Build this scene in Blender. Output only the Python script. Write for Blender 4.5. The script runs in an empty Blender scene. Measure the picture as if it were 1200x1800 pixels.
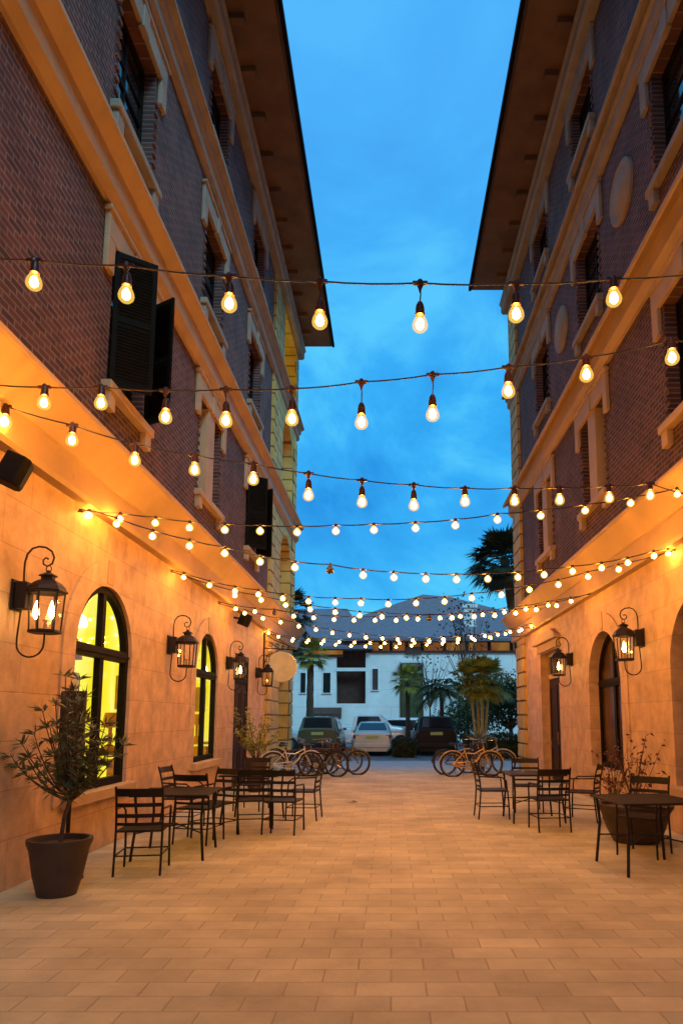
import bpy, math, random
from mathutils import Vector, Matrix
random.seed(7)
R = math.radians
SC = bpy.context.scene
# ------------------------------------------------------------------ camera
H_EYE = 1.6
F = 1200.0                      # focal length in pixels of a 1200 px wide picture
PPX, PPY, HOR = 687.0, 1102.0, 1262.0
TH = math.atan((HOR - PPY) / F)
cam_d = bpy.data.cameras.new('camera')
cam = bpy.data.objects.new('camera', cam_d)
SC.collection.objects.link(cam)
cam.location = (0, 0, H_EYE)
cam.rotation_euler = (R(90) + TH, 0, 0)
cam_d.sensor_fit = 'HORIZONTAL'
cam_d.sensor_width = 36.0
cam_d.lens = 36.0 * F / 1200.0
cam_d.shift_x = (600 - PPX) / 1200.0
cam_d.shift_y = (PPY - 900) / 1200.0
cam_d.clip_start = 0.05
cam_d.clip_end = 2000
SC.camera = cam
# ------------------------------------------------------------------ world: dusk sky, blue ahead, paler afterglow behind
W = bpy.data.worlds.new('World'); SC.world = W
W.use_nodes = True
nt = W.node_tree; nt.nodes.clear()
def N(t, **k):
    n = nt.nodes.new(t)
    for a, b in k.items(): setattr(n, a, b)
    return n
out = N('ShaderNodeOutputWorld'); bg = N('ShaderNodeBackground')
tc = N('ShaderNodeTexCoord'); mp = N('ShaderNodeMapping'); mp.inputs['Scale'].default_value = (1.5, 1.3, 2.2)
mp.inputs['Rotation'].default_value = (0, 0, R(25))
nz = N('ShaderNodeTexNoise'); nz.inputs['Scale'].default_value = 2.1; nz.inputs['Detail'].default_value = 7; nz.inputs['Roughness'].default_value = .58
nz.inputs['Distortion'].default_value = .5
cr = N('ShaderNodeValToRGB')
e = cr.color_ramp.elements
e[0].position = .36; e[0].color = (.022, .29, .78, 1)
e[1].position = .62; e[1].color = (.10, .62, 1.0, 1)
m = e.new(.5); m.color = (.040, .43, .95, 1)
sx = N('ShaderNodeSeparateXYZ')
mr = N('ShaderNodeMapRange'); mr.inputs[1].default_value = .25; mr.inputs[2].default_value = -.75
mx = N('ShaderNodeMix', data_type='RGBA'); mx.inputs[7].default_value = (.42, .52, .68, 1)
# slightly lighter and greener towards the horizon
mz = N('ShaderNodeMapRange'); mz.inputs[1].default_value = .02; mz.inputs[2].default_value = .30; mz.inputs[3].default_value = .5; mz.inputs[4].default_value = 0
mh = N('ShaderNodeMix', data_type='RGBA'); mh.inputs[7].default_value = (.055, .52, .93, 1)
mt_ = N('ShaderNodeMapRange'); mt_.inputs[1].default_value = .45; mt_.inputs[2].default_value = .72; mt_.inputs[3].default_value = 0; mt_.inputs[4].default_value = .75
mtop = N('ShaderNodeMix', data_type='RGBA'); mtop.inputs[7].default_value = (.085, .44, .97, 1)
L = nt.links.new
L(tc.outputs['Generated'], mp.inputs[0]); L(mp.outputs[0], nz.inputs['Vector']); L(nz.outputs[0], cr.inputs[0])
L(tc.outputs['Generated'], sx.inputs[0]); L(sx.outputs['Y'], mr.inputs[0]); L(sx.outputs['Z'], mz.inputs[0]); L(sx.outputs['Z'], mt_.inputs[0])
L(mz.outputs[0], mh.inputs[0]); L(cr.outputs[0], mh.inputs[6])
L(mt_.outputs[0], mtop.inputs[0]); L(mh.outputs[2], mtop.inputs[6])
L(mr.outputs[0], mx.inputs[0]); L(mtop.outputs[2], mx.inputs[6])
L(mx.outputs[2], bg.inputs[0]); bg.inputs[1].default_value = 1.0
L(bg.outputs[0], out.inputs[0])
# the last soft light of the evening, from behind the camera
sd = bpy.data.lights.new('sun', 'SUN'); sd.energy = 2.2; sd.angle = R(20); sd.color = (.36, .80, 1.0)
so = bpy.data.objects.new('sun', sd); SC.collection.objects.link(so)
so.rotation_euler = (R(45), 0, R(32))
SC.view_settings.view_transform = 'Standard'
SC.view_settings.look = 'None'
SC.view_settings.exposure = 0
SC.view_settings.gamma = 1
SC.render.engine = 'CYCLES'
SC.cycles.use_denoising = True
SC.cycles.sample_clamp_indirect = 4
SC.cycles.max_bounces = 6
SC.cycles.diffuse_bounces = 3
SC.cycles.transparent_max_bounces = 12
SC.cycles.caustics_reflective = False
SC.cycles.caustics_refractive = False

# ------------------------------------------------------------------ measuring helpers: a photo pixel to a point of the place
def ray(u, v):
    dx = (u - PPX) / F; dy = (PPY - v) / F
    return Vector((dx, math.cos(TH) - dy * math.sin(TH), math.sin(TH) + dy * math.cos(TH)))
def at(u, v, Y):
    d = ray(u, v); t = Y / d.y
    return Vector((d.x * t, Y, H_EYE + d.z * t))
def onx(X, u, v):                   # plane X = const
    d = ray(u, v); t = X / d.x
    return Vector((X, d.y * t, H_EYE + d.z * t))
def on_plane(u, v, a, b):           # vertical plane Y = a + b X
    d = ray(u, v); t = a / (d.y - b * d.x)
    return Vector((0, 0, H_EYE)) + d * t

# ------------------------------------------------------------------ materials
def new_mat(name):
    m = bpy.data.materials.new(name); m.use_nodes = True
    n = m.node_tree; n.nodes.clear()
    o = n.nodes.new('ShaderNodeOutputMaterial'); p = n.nodes.new('ShaderNodeBsdfPrincipled')
    n.links.new(p.outputs[0], o.inputs[0])
    return m, n, p, o
def c4(c): return (c[0], c[1], c[2], 1)
def pmat(name, col, rough=.6, metal=0, var=.25, scale=8, bump=0, col2=None, spec=.5, bscale=None, detail=5):
    m, n, p, o = new_mat(name)
    tcn = n.nodes.new('ShaderNodeTexCoord')
    z = n.nodes.new('ShaderNodeTexNoise'); z.inputs['Scale'].default_value = scale; z.inputs['Detail'].default_value = detail
    n.links.new(tcn.outputs['Object'], z.inputs['Vector'])
    r = n.nodes.new('ShaderNodeValToRGB')
    a = col; b = col2 or tuple(c * (1 - var) for c in col)
    r.color_ramp.elements[0].position = .32; r.color_ramp.elements[0].color = c4(b)
    r.color_ramp.elements[1].position = .68; r.color_ramp.elements[1].color = c4(a)
    n.links.new(z.outputs[0], r.inputs[0]); n.links.new(r.outputs[0], p.inputs['Base Color'])
    p.inputs['Roughness'].default_value = rough; p.inputs['Metallic'].default_value = metal
    p.inputs['Specular IOR Level'].default_value = spec
    if bump:
        z2 = n.nodes.new('ShaderNodeTexNoise'); z2.inputs['Scale'].default_value = bscale or scale * 4; z2.inputs['Detail'].default_value = 6
        n.links.new(tcn.outputs['Object'], z2.inputs['Vector'])
        bp = n.nodes.new('ShaderNodeBump'); bp.inputs['Strength'].default_value = bump; bp.inputs['Distance'].default_value = .02
        n.links.new(z2.outputs[0], bp.inputs['Height']); n.links.new(bp.outputs[0], p.inputs['Normal'])
    return m
def emat(name, col, strength, noise=None):
    m, n, p, o = new_mat(name); n.nodes.remove(p)
    em = n.nodes.new('ShaderNodeEmission'); em.inputs[0].default_value = c4(col); em.inputs[1].default_value = strength
    n.links.new(em.outputs[0], o.inputs[0])
    if noise:
        tcn = n.nodes.new('ShaderNodeTexCoord'); mpn = n.nodes.new('ShaderNodeMapping'); mpn.inputs['Scale'].default_value = noise[0]
        z = n.nodes.new('ShaderNodeTexNoise'); z.inputs['Scale'].default_value = 1; z.inputs['Detail'].default_value = 3
        r = n.nodes.new('ShaderNodeValToRGB')
        els = r.color_ramp.elements
        els[0].position = .3; els[0].color = c4(noise[1][0]); els[1].position = .7; els[1].color = c4(noise[1][-1])
        for k, c in enumerate(noise[1][1:-1]):
            x = els.new(.3 + .4 * (k + 1) / (len(noise[1]) - 1)); x.color = c4(c)
        n.links.new(tcn.outputs['Object'], mpn.inputs[0]); n.links.new(mpn.outputs[0], z.inputs['Vector'])
        n.links.new(z.outputs[0], r.inputs[0]); n.links.new(r.outputs[0], em.inputs[0])
    return m
def brickmat(name, c1, c2, mortar, bw, bh, ms, plane='yz', bump=.5, rough=.85, var=.5, vscale=1.2, stain=(.75, 1.08)):
    m, n, p, o = new_mat(name)
    tcn = n.nodes.new('ShaderNodeTexCoord'); s = n.nodes.new('ShaderNodeSeparateXYZ'); c = n.nodes.new('ShaderNodeCombineXYZ')
    n.links.new(tcn.outputs['Object'], s.inputs[0])
    a, b = {'yz': ('Y', 'Z'), 'xz': ('X', 'Z'), 'xy': ('X', 'Y')}[plane]
    n.links.new(s.outputs[a], c.inputs[0]); n.links.new(s.outputs[b], c.inputs[1])
    br = n.nodes.new('ShaderNodeTexBrick'); br.inputs['Scale'].default_value = 1
    br.inputs['Color1'].default_value = c4(c1); br.inputs['Color2'].default_value = c4(c2); br.inputs['Mortar'].default_value = c4(mortar)
    br.inputs['Brick Width'].default_value = bw; br.inputs['Row Height'].default_value = bh; br.inputs['Mortar Size'].default_value = ms
    br.inputs['Mortar Smooth'].default_value = .3
    n.links.new(c.outputs[0], br.inputs['Vector'])
    z = n.nodes.new('ShaderNodeTexNoise'); z.inputs['Scale'].default_value = vscale; z.inputs['Detail'].default_value = 7; z.inputs['Roughness'].default_value = .65
    n.links.new(tcn.outputs['Object'], z.inputs['Vector'])
    mrn = n.nodes.new('ShaderNodeMapRange'); mrn.inputs[1].default_value = .3; mrn.inputs[2].default_value = .7
    mrn.inputs[3].default_value = stain[0]; mrn.inputs[4].default_value = stain[1]
    n.links.new(z.outputs[0], mrn.inputs[0])
    mu = n.nodes.new('ShaderNodeMix'); mu.data_type = 'RGBA'; mu.blend_type = 'MULTIPLY'; mu.inputs[0].default_value = 1
    n.links.new(br.outputs['Color'], mu.inputs[6]); n.links.new(mrn.outputs[0], mu.inputs[7])
    n.links.new(mu.outputs[2], p.inputs['Base Color'])
    z2 = n.nodes.new('ShaderNodeTexNoise'); z2.inputs['Scale'].default_value = 40
    n.links.new(tcn.outputs['Object'], z2.inputs['Vector'])
    ad = n.nodes.new('ShaderNodeMath'); ad.operation = 'MULTIPLY_ADD'; ad.inputs[1].default_value = -1.0
    ml = n.nodes.new('ShaderNodeMath'); ml.operation = 'MULTIPLY'; ml.inputs[1].default_value = .35
    n.links.new(z2.outputs[0], ml.inputs[0])
    n.links.new(br.outputs['Fac'], ad.inputs[0]); n.links.new(ml.outputs[0], ad.inputs[2])
    bp = n.nodes.new('ShaderNodeBump'); bp.inputs['Strength'].default_value = bump; bp.inputs['Distance'].default_value = .01
    n.links.new(ad.outputs[0], bp.inputs['Height']); n.links.new(bp.outputs[0], p.inputs['Normal'])
    p.inputs['Roughness'].default_value = rough
    return m
def glassmat(name, tint=(1, 1, 1), rough=.03, fac=.12):
    m, n, p, o = new_mat(name); n.nodes.remove(p)
    t = n.nodes.new('ShaderNodeBsdfTransparent'); t.inputs[0].default_value = c4(tint)
    g = n.nodes.new('ShaderNodeBsdfGlossy'); g.inputs['Roughness'].default_value = rough
    lw = n.nodes.new('ShaderNodeLayerWeight'); lw.inputs[0].default_value = .5
    pw_ = n.nodes.new('ShaderNodeMath'); pw_.operation = 'POWER'; pw_.inputs[1].default_value = 4
    fr = n.nodes.new('ShaderNodeMath'); fr.operation = 'MULTIPLY_ADD'; fr.inputs[1].default_value = .8; fr.inputs[2].default_value = .05
    n.links.new(lw.outputs['Facing'], pw_.inputs[0]); n.links.new(pw_.outputs[0], fr.inputs[0])
    mxn = n.nodes.new('ShaderNodeMixShader')
    n.links.new(fr.outputs[0], mxn.inputs[0]); n.links.new(t.outputs[0], mxn.inputs[1]); n.links.new(g.outputs[0], mxn.inputs[2])
    n.links.new(mxn.outputs[0], o.inputs[0])
    return m

M = {}
M['brick'] = brickmat('brick', (.140, .050, .040), (.055, .025, .027), (.20, .14, .125), .225, .078, .012, bump=.9, vscale=1.5, stain=(.55, 1.25))
M['stone'] = brickmat('limestone_tiles', (.64, .42, .25), (.57, .37, .215), (.44, .28, .165), .92, .46, .006, bump=.45, rough=.6, vscale=3.2, stain=(.66, 1.20))
M['trim'] = pmat('cast_stone', (.50, .34, .19), .65, var=.16, scale=1.8, bump=.25, bscale=30)
M['quoin'] = brickmat('quoin_stone', (.68, .48, .14), (.56, .38, .10), (.22, .15, .05), .9, .42, .03, bump=1, rough=.7, vscale=2.5)
M['trim_dark'] = pmat('weathered_stone', (.36, .28, .21), .75, var=.22, scale=2.5, bump=.3, bscale=30)
M['soffit'] = pmat('eave_boards', (.20, .105, .055), .7, var=.4, scale=1.5, bump=.1)
M['rooft'] = pmat('roof_tiles', (.10, .06, .05), .8, var=.3, scale=6, bump=.3)
M['shutter'] = pmat('dark_green_paint', (.010, .009, .007), .7, var=.3, scale=10, spec=.06)
M['frame'] = pmat('dark_bronze_frame', (.010, .007, .005), .7, 0, var=.3, scale=14, spec=.12)
M['darkglass'] = pmat('dark_window_glass', (.018, .020, .024), .06, var=.4, scale=1.2)
M['glass'] = glassmat('clear_glass')
M['room'] = emat('lit_room_wall', (1, .8, .05), 1.25, noise=((3.2, 1.6, .35), [(.80, .72, .02), (1.0, .80, .02), (1.0, .86, .06), (1.0, .96, .30)]))
M['counter'] = pmat('orange_counter', (.75, .30, .05), .5, var=.3, scale=3)
M['lampw'] = emat('lamp_shade', (1, .93, .62), 2.2)
M['roomobj'] = pmat('room_fittings', (.75, .40, .06), .7, var=.5, scale=3)
M['browncurtain'] = pmat('brown_drapes_behind_glass', (.10, .055, .028), .22, var=.75, scale=2.2, spec=.35)
M['door'] = pmat('dark_wood_door', (.050, .024, .012), .65, var=.5, scale=5, bump=.1, spec=.2)
M['iron'] = pmat('black_wrought_iron', (.016, .010, .008), .55, 0, var=.4, scale=25, bump=.15, spec=.3)
M['cable'] = pmat('black_rubber_cable', (.012, .010, .010), .5, var=.2, scale=30)
M['socket'] = pmat('brown_bakelite', (.055, .016, .012), .35, var=.3, scale=30)
M['core'] = emat('glowing_filament', (1.0, .365, .045), 400)

m, n, p, o = new_mat('bulb_glass_glow'); n.nodes.remove(p)  # weak amber emission in the glass imitates the glow round the bulb
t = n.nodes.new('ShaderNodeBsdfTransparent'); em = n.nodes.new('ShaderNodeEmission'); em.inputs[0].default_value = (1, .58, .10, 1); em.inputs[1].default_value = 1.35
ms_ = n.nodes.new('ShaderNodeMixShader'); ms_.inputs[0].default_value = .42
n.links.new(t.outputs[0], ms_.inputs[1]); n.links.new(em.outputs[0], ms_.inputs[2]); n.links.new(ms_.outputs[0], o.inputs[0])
M['bulbglassglow'] = m
M['deadbulb'] = pmat('unlit_bulb', (.06, .07, .09), .2, var=.1)
M['flame_and_glint'] = emat('gas_flame_and_glint', (1.0, .62, .20), 30)
M['brass'] = pmat('aged_brass', (.35, .2, .08), .35, .9, var=.3, scale=20)
M['paving'] = brickmat('paving_slabs', (.66, .60, .37), (.52, .47, .29), (.44, .385, .24), .42, .21, .006, plane='xy', bump=.6, rough=.7, vscale=1.1, stain=(.66, 1.14))
M['asphalt'] = pmat('asphalt', (.21, .225, .24), .85, var=.35, scale=2, bump=.5, bscale=90)
M['concrete'] = pmat('pale_concrete', (.52, .55, .52), .8, var=.2, scale=2, bump=.3, bscale=50)
M['grassg'] = pmat('rough_lawn', (.045, .075, .02), .9, var=.6, scale=3, bump=.8, bscale=40)
M['line'] = pmat('road_paint', (.6, .6, .55), .7, var=.2, scale=12)
M['housew'] = brickmat('white_render', (.74, .82, .85), (.70, .79, .82), (.56, .66, .70), 3.2, 1.15, .02, plane='xz', bump=.2, rough=.8, vscale=.7, stain=(.82, 1.05))
M['houseb'] = pmat('brown_timber_cladding', (.075, .030, .022), .7, var=.5, scale=3)
M['houser'] = pmat('slate_roof', (.155, .145, .185), .8, var=.25, scale=4, bump=.3)
M['warmwood'] = pmat('warm_timber', (.42, .19, .06), .6, var=.5, scale=2)
M['clere'] = emat('lit_clerestory_glass', (.3, .12, .03), 1.0, noise=((.9, 1, .5), [(.06, .016, .008), (.19, .065, .014), (.28, .14, .03)]))
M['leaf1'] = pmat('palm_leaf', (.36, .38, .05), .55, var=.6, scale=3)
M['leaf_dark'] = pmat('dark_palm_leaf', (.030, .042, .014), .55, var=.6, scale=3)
M['leaf2'] = pmat('hedge_leaf', (.06, .09, .02), .6, var=.6, scale=2)
M['leaf3'] = pmat('oleander_leaf', (.15, .16, .06), .5, var=.5, scale=6)
M['leaf4'] = pmat('agave_leaf', (.20, .26, .20), .5, var=.3, scale=5)
M['redleaf'] = pmat('red_leaf', (.13, .025, .018), .5, var=.5, scale=8)
M['twig'] = pmat('twig_bark', (.10, .06, .04), .85, var=.4, scale=12)
M['paletrunk'] = pmat('pale_trunk', (.52, .40, .13), .8, var=.4, scale=10, bump=.3)
M['palmtrunk'] = pmat('palm_trunk', (.10, .075, .05), .9, var=.5, scale=12, bump=.6)
M['terracotta'] = pmat('dark_planter', (.060, .035, .025), .6, var=.3, scale=6, bump=.2)
M['soil'] = pmat('soil', (.03, .02, .015), .95, var=.5, scale=20)
M['signf'] = pmat('sign_face', (.82, .72, .38), .6, var=.16, scale=4)
M['board'] = pmat('black_board', (.022, .016, .012), .5, var=.3, scale=10)
M['speaker'] = pmat('black_plastic', (.004, .004, .004), .75, var=.2, scale=30, spec=.15)
M['tyre'] = pmat('tyre_rubber', (.015, .014, .013), .7, var=.2, scale=30)
M['chrome'] = pmat('worn_chrome', (.55, .55, .55), .25, 1, var=.2, scale=30)
M['seat'] = pmat('saddle_vinyl', (.02, .016, .014), .5, var=.2, scale=20)
M['taill'] = pmat('tail_light_red', (.28, .02, .015), .15, var=.2, scale=20)
M['plate'] = pmat('number_plate', (.42, .62, .28), .4, var=.1, scale=20)
M['carglass'] = pmat('car_glass', (.020, .022, .030), .05, var=.2, scale=1)
def carpaint(name, c): return pmat(name, c, .22, .25, var=.06, scale=3)

# ------------------------------------------------------------------ mesh builder
class MB:
    def __init__(s): s.v = []; s.f = []
    def add(s, vs, fs):
        k = len(s.v); s.v += [Vector(x) for x in vs]; s.f += [tuple(i + k for i in f) for f in fs]; return s
    def quad(s, a, b, c, d): return s.add([a, b, c, d], [(0, 1, 2, 3)])
    def box(s, c, d, rz=0, mat=None):
        x, y, z = d[0] / 2, d[1] / 2, d[2] / 2
        vs = [Vector((i, j, k)) for k in (-z, z) for j in (-y, y) for i in (-x, x)]
        Mx = mat or Matrix.Rotation(rz, 4, 'Z')
        vs = [Mx @ v + Vector(c) for v in vs]
        return s.add(vs, [(0, 2, 3, 1), (4, 5, 7, 6), (0, 1, 5, 4), (2, 6, 7, 3), (0, 4, 6, 2), (1, 3, 7, 5)])
    def bx(s, x0, x1, y0, y1, z0, z1): return s.box(((x0 + x1) / 2, (y0 + y1) / 2, (z0 + z1) / 2), (abs(x1 - x0), abs(y1 - y0), abs(z1 - z0)))
    def tube(s, pts, r, n=6, caps=True, closed=False):
        pts = [Vector(p) for p in pts]; m = len(pts)
        rs = r if isinstance(r, (list, tuple)) else [r] * m
        k = len(s.v); up = None
        for i, p in enumerate(pts):
            if closed: t = pts[(i + 1) % m] - pts[i - 1]
            else: t = pts[min(i + 1, m - 1)] - pts[max(i - 1, 0)]
            t = t.normalized() if t.length > 1e-9 else Vector((0, 0, 1))
            if up is None:
                up = Vector((0, 0, 1)) if abs(t.z) < .9 else Vector((1, 0, 0))
            a = t.cross(up)
            if a.length < 1e-6: a = t.orthogonal()
            a.normalize(); b = a.cross(t).normalized(); up = b
            for j in range(n):
                q = 2 * math.pi * j / n
                s.v.append(p + (a * math.cos(q) + b * math.sin(q)) * rs[i])
        for i in range(m - 1 + (1 if closed else 0)):
            i2 = (i + 1) % m
            for j in range(n):
                j2 = (j + 1) % n
                s.f.append((k + i * n + j, k + i * n + j2, k + i2 * n + j2, k + i2 * n + j))
        if caps and not closed:
            s.f.append(tuple(k + j for j in range(n))[::-1]); s.f.append(tuple(k + (m - 1) * n + j for j in range(n)))
        return s
    def lathe(s, prof, c=(0, 0, 0), n=12, axis='z', off=0):
        k = len(s.v); c = Vector(c)
        for r, z in prof:
            for j in range(n):
                q = 2 * math.pi * j / n + off
                x, y = r * math.cos(q), r * math.sin(q)
                v = {'z': (x, y, z), 'y': (x, z, y), 'x': (z, x, y)}[axis]
                s.v.append(c + Vector(v))
        for i in range(len(prof) - 1):
            for j in range(n):
                j2 = (j + 1) % n
                s.f.append((k + i * n + j, k + i * n + j2, k + (i + 1) * n + j2, k + (i + 1) * n + j))
        s.f.append(tuple(k + j for j in range(n))[::-1]); s.f.append(tuple(k + (len(prof) - 1) * n + j for j in range(n)))
        return s
    def prism(s, prof, fn, t0, t1):           # profile points mapped by fn(a, b, t)
        n = len(prof); k = len(s.v)
        for t in (t0, t1):
            for a, b in prof: s.v.append(Vector(fn(a, b, t)))
        for i in range(n):
            j = (i + 1) % n
            s.f.append((k + i, k + j, k + n + j, k + n + i))
        s.f.append(tuple(range(k, k + n))[::-1]); s.f.append(tuple(range(k + n, k + 2 * n)))
        return s
    def build(s, name, mat, parent=None, smooth=False, world=True, bevel=0):
        off = Vector((0, 0, 0))
        if parent is not None and world:
            q = parent
            while q is not None: off += q.location; q = q.parent
        me = bpy.data.meshes.new(name)
        me.from_pydata([tuple(v - off) for v in s.v], [], s.f); me.update()
        me.materials.append(mat)
        if smooth:
            me.shade_smooth()
            me.set_sharp_from_angle(angle=R(38))
        ob = bpy.data.objects.new(name, me); SC.collection.objects.link(ob)
        if parent is not None: ob.parent = parent
        if bevel:
            b = ob.modifiers.new('bevel', 'BEVEL'); b.width = bevel; b.segments = 2; b.limit_method = 'ANGLE'
        return ob
def tag(o, label=None, cat=None, group=None, kind=None):
    if label: o['label'] = label
    if cat: o['category'] = cat
    if group: o['group'] = group
    if kind: o['kind'] = kind
    return o
def thing(name, label, cat, loc=(0, 0, 0), rz=0, group=None):
    o = bpy.data.objects.new(name, None); SC.collection.objects.link(o)
    o.location = loc; o.rotation_euler = (0, 0, rz); o.empty_display_size = .2
    return tag(o, label, cat, group)
def children(o): return [c for c in SC.objects if c.parent == o]
def copy_tree(o, parent=None):
    kids = children(o)
    c = o.copy(); SC.collection.objects.link(c)
    if parent is not None: c.parent = parent
    for ch in kids: copy_tree(ch, c)
    return c
def place(o, loc, rz=0, label=None, group=None):
    o.location = loc; o.rotation_euler = (0, 0, rz)
    if label: o['label'] = label
    if group: o['group'] = group
    return o

# ------------------------------------------------------------------ ground
g = MB(); g.quad((-300, -60, -.03), (300, -60, -.03), (300, 600, -.03), (-300, 600, -.03)); tag(g.build('ground', M['grassg']), kind='structure')
g = MB(); g.bx(-7, 8, -14, 21.6, -.2, 0); tag(g.build('alley_paving', M['paving']), kind='structure')
g = MB(); g.bx(-40, 40, 21.6, 25.8, -.2, -.004); tag(g.build('pavement', M['concrete']), kind='structure')
g = MB(); g.bx(-40, 40, 25.8, 25.95, -.2, .004); tag(g.build('kerb', M['concrete']), kind='structure')
g = MB(); g.bx(-60, 60, 25.95, 43.5, -.2, -.10 + .08); tag(g.build('road', M['asphalt']), kind='structure')

# ------------------------------------------------------------------ the two buildings
def arch_z(y, o):
    ya, yb, za, zb, rd = o[:5]
    if not rd: return zb
    r = (yb - ya) / 2; c = (ya + yb) / 2
    return zb - r + math.sqrt(max(0, r * r - (y - c) ** 2))
def panel(mb, X, s, y0, y1, z0, z1, ops, depth):
    """wall sheet on the plane x = X facing the alley, with reveals of the openings going back by depth"""
    ops = sorted(ops)
    y = y0
    def q(ya, yb, za, zb, zc=None, zd=None):
        zc = zb if zc is None else zc; zd = za if zd is None else zd
        mb.quad((X, ya, za), (X, yb, zd), (X, yb, zc), (X, ya, zb))
    for o in ops:
        ya, yb, za, zb, rd = o[:5]
        q(y, ya, z0, z1)
        if za > z0: q(ya, yb, z0, za)
        n = 20 if rd else 1
        ys = [ya + (yb - ya) * (.5 - .5 * math.cos(math.pi * k / n)) for k in range(n + 1)]
        xb = X + s * depth
        for a, b in zip(ys, ys[1:]):
            A, B = arch_z(a, o), arch_z(b, o)
            mb.quad((X, a, A), (X, b, B), (X, b, z1), (X, a, z1))
            mb.quad((X, a, A), (X, b, B), (xb, b, B), (xb, a, A))
        for yy in (ya, yb):
            zz = arch_z(yy, o)
            mb.quad((X, yy, za), (X, yy, zz), (xb, yy, zz), (xb, yy, za))
        if za > z0: mb.quad((X, ya, za), (X, yb, za), (xb, yb, za), (xb, ya, za))
        y = yb
    q(y, y1, z0, z1)

def shutter(parent, hinge, tip, z0, z1, th=.035):
    h = Vector((hinge[0], hinge[1], 0)); t = Vector((tip[0], tip[1], 0)); d = t - h; w = d.length; a = math.atan2(d.y, d.x)
    b = MB(); Mx = Matrix.Rotation(a, 4, 'Z')
    def bb(u0, u1, za, zb, t_=th):
        c = h + d.normalized() * ((u0 + u1) / 2); b.box((c.x, c.y, (za + zb) / 2), (u1 - u0, t_, zb - za), a)
    bb(0, .06, z0, z1); bb(w - .06, w, z0, z1)
    mid = (z0 + z1) / 2
    for za, zb in ((z0, z0 + .09), (mid - .04, mid + .04), (z1 - .07, z1)): bb(.06, w - .06, za, zb, th * .96)
    bb(.06, w - .06, z0 + .09, mid - .04, .010); bb(.06, w - .06, mid + .04, z1 - .07, .010)
    z = z0 + .11
    while z < z1 - .1:
        if abs(z - mid) > .06:
            c = h + d.normalized() * (w / 2)
            b.box((c.x, c.y, z), (w - .12, .045, .010), 0, Matrix.Rotation(a, 4, 'Z') @ Matrix.Rotation(R(38), 4, 'X'))
        z += .045
    return b.build('shutter', M['shutter'], parent)

def upper_window(root, X, s, yc, w, z0, z1, style, trim):
    """s = -1 left building (alley is +x), +1 right building"""
    ya, yb = yc - w / 2, yc + w / 2
    xin = X + s * .20
    f = MB()
    def fb(a, b, c, d, t=.06, x=xin): f.bx(x - t / 2, x + t / 2, a, b, c, d)
    fb(ya, ya + .06, z0, z1); fb(yb - .06, yb, z0, z1); fb(ya + .06, yb - .06, z0, z0 + .07, .056); fb(ya + .06, yb - .06, z1 - .06, z1, .056)
    fb(ya + .06, yb - .06, (z0 + z1) / 2 - .03, (z0 + z1) / 2 + .03, .052)
    if style != 'mullion':
        fb(yc - .02, yc + .02, z0 + .07, z1 - .06, .045)
        for k in (1, 2, 4, 5):
            zz = z0 + (z1 - z0) * k / 6; fb(ya + .06, yb - .06, zz - .012, zz + .012, .04)
    win = f.build('window', M['frame'], root)
    p_ = MB(); p_.bx(xin + s * .004, xin + s * .02, ya + .03, yb - .03, z0 + .03, z1 - .03); p_.build('pane', M['darkglass'], win)
    # stone lintel with dropped ears and a keystone, stone sill with brackets
    l = MB(); pr = -s * .07
    l.bx(X, X + pr, ya - .32, yb + .32, z1, z1 + .34)
    for q in (ya - .32, yb + .10): l.bx(X, X + pr * .97, q, q + .22, z1 - .42, z1 + .004)
    l.bx(X, X + pr * 1.5, ya - .36, yb + .36, z1 + .34, z1 + .40)
    l.bx(X, X + pr * 1.35, yc - .11, yc + .11, z1 - .03, z1 + .337)
    l.build('lintel', trim, win, bevel=.012)
    sl = MB(); sl.bx(X + s * .18, X - s * .13, ya - .16, yb + .16, z0 - .12, z0)
    for q in (ya - .12, yb - .08): sl.bx(X, X - s * .10, q, q + .20, z0 - .34, z0 - .12)
    sl.build('sill', trim, win, bevel=.012)
    if style == 'mullion':
        mm = MB(); mm.bx(X + s * .20, X - s * .03, yc - .24, yc + .24, z0, z1 - .002); mm.build('mullion', trim, win, bevel=.01)
    if style in ('mullion', 'plain'):
        t = MB(); z = z0 + .02; k = 0          # toothed brick jambs
        while z < z1 - .45:
            if k % 2 == 0:
                for a, b in ((ya - .10, ya - .001), (yb + .001, yb + .10)): t.bx(X - s * .002, X - s * .03, a, b, z, z + .07)
            z += .085; k += 1
        t.build('brick_jamb', M['brick'], win)
    if style == 'shutters':
        shutter(win, (X - s * .03, ya), (X - s * .47, ya + .30), z0 + .0, z1)
        shutter(win, (X - s * .03, yb), (X - s * .47, yb - .26), z0 + .0, z1)
    return win

def sweep(mb, prof, s, X, y0, y1):        # profile (projection into the alley, z)
    mb.prism(prof, lambda a, b, t: (X - s * a, t, b), y0, y1)

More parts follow.
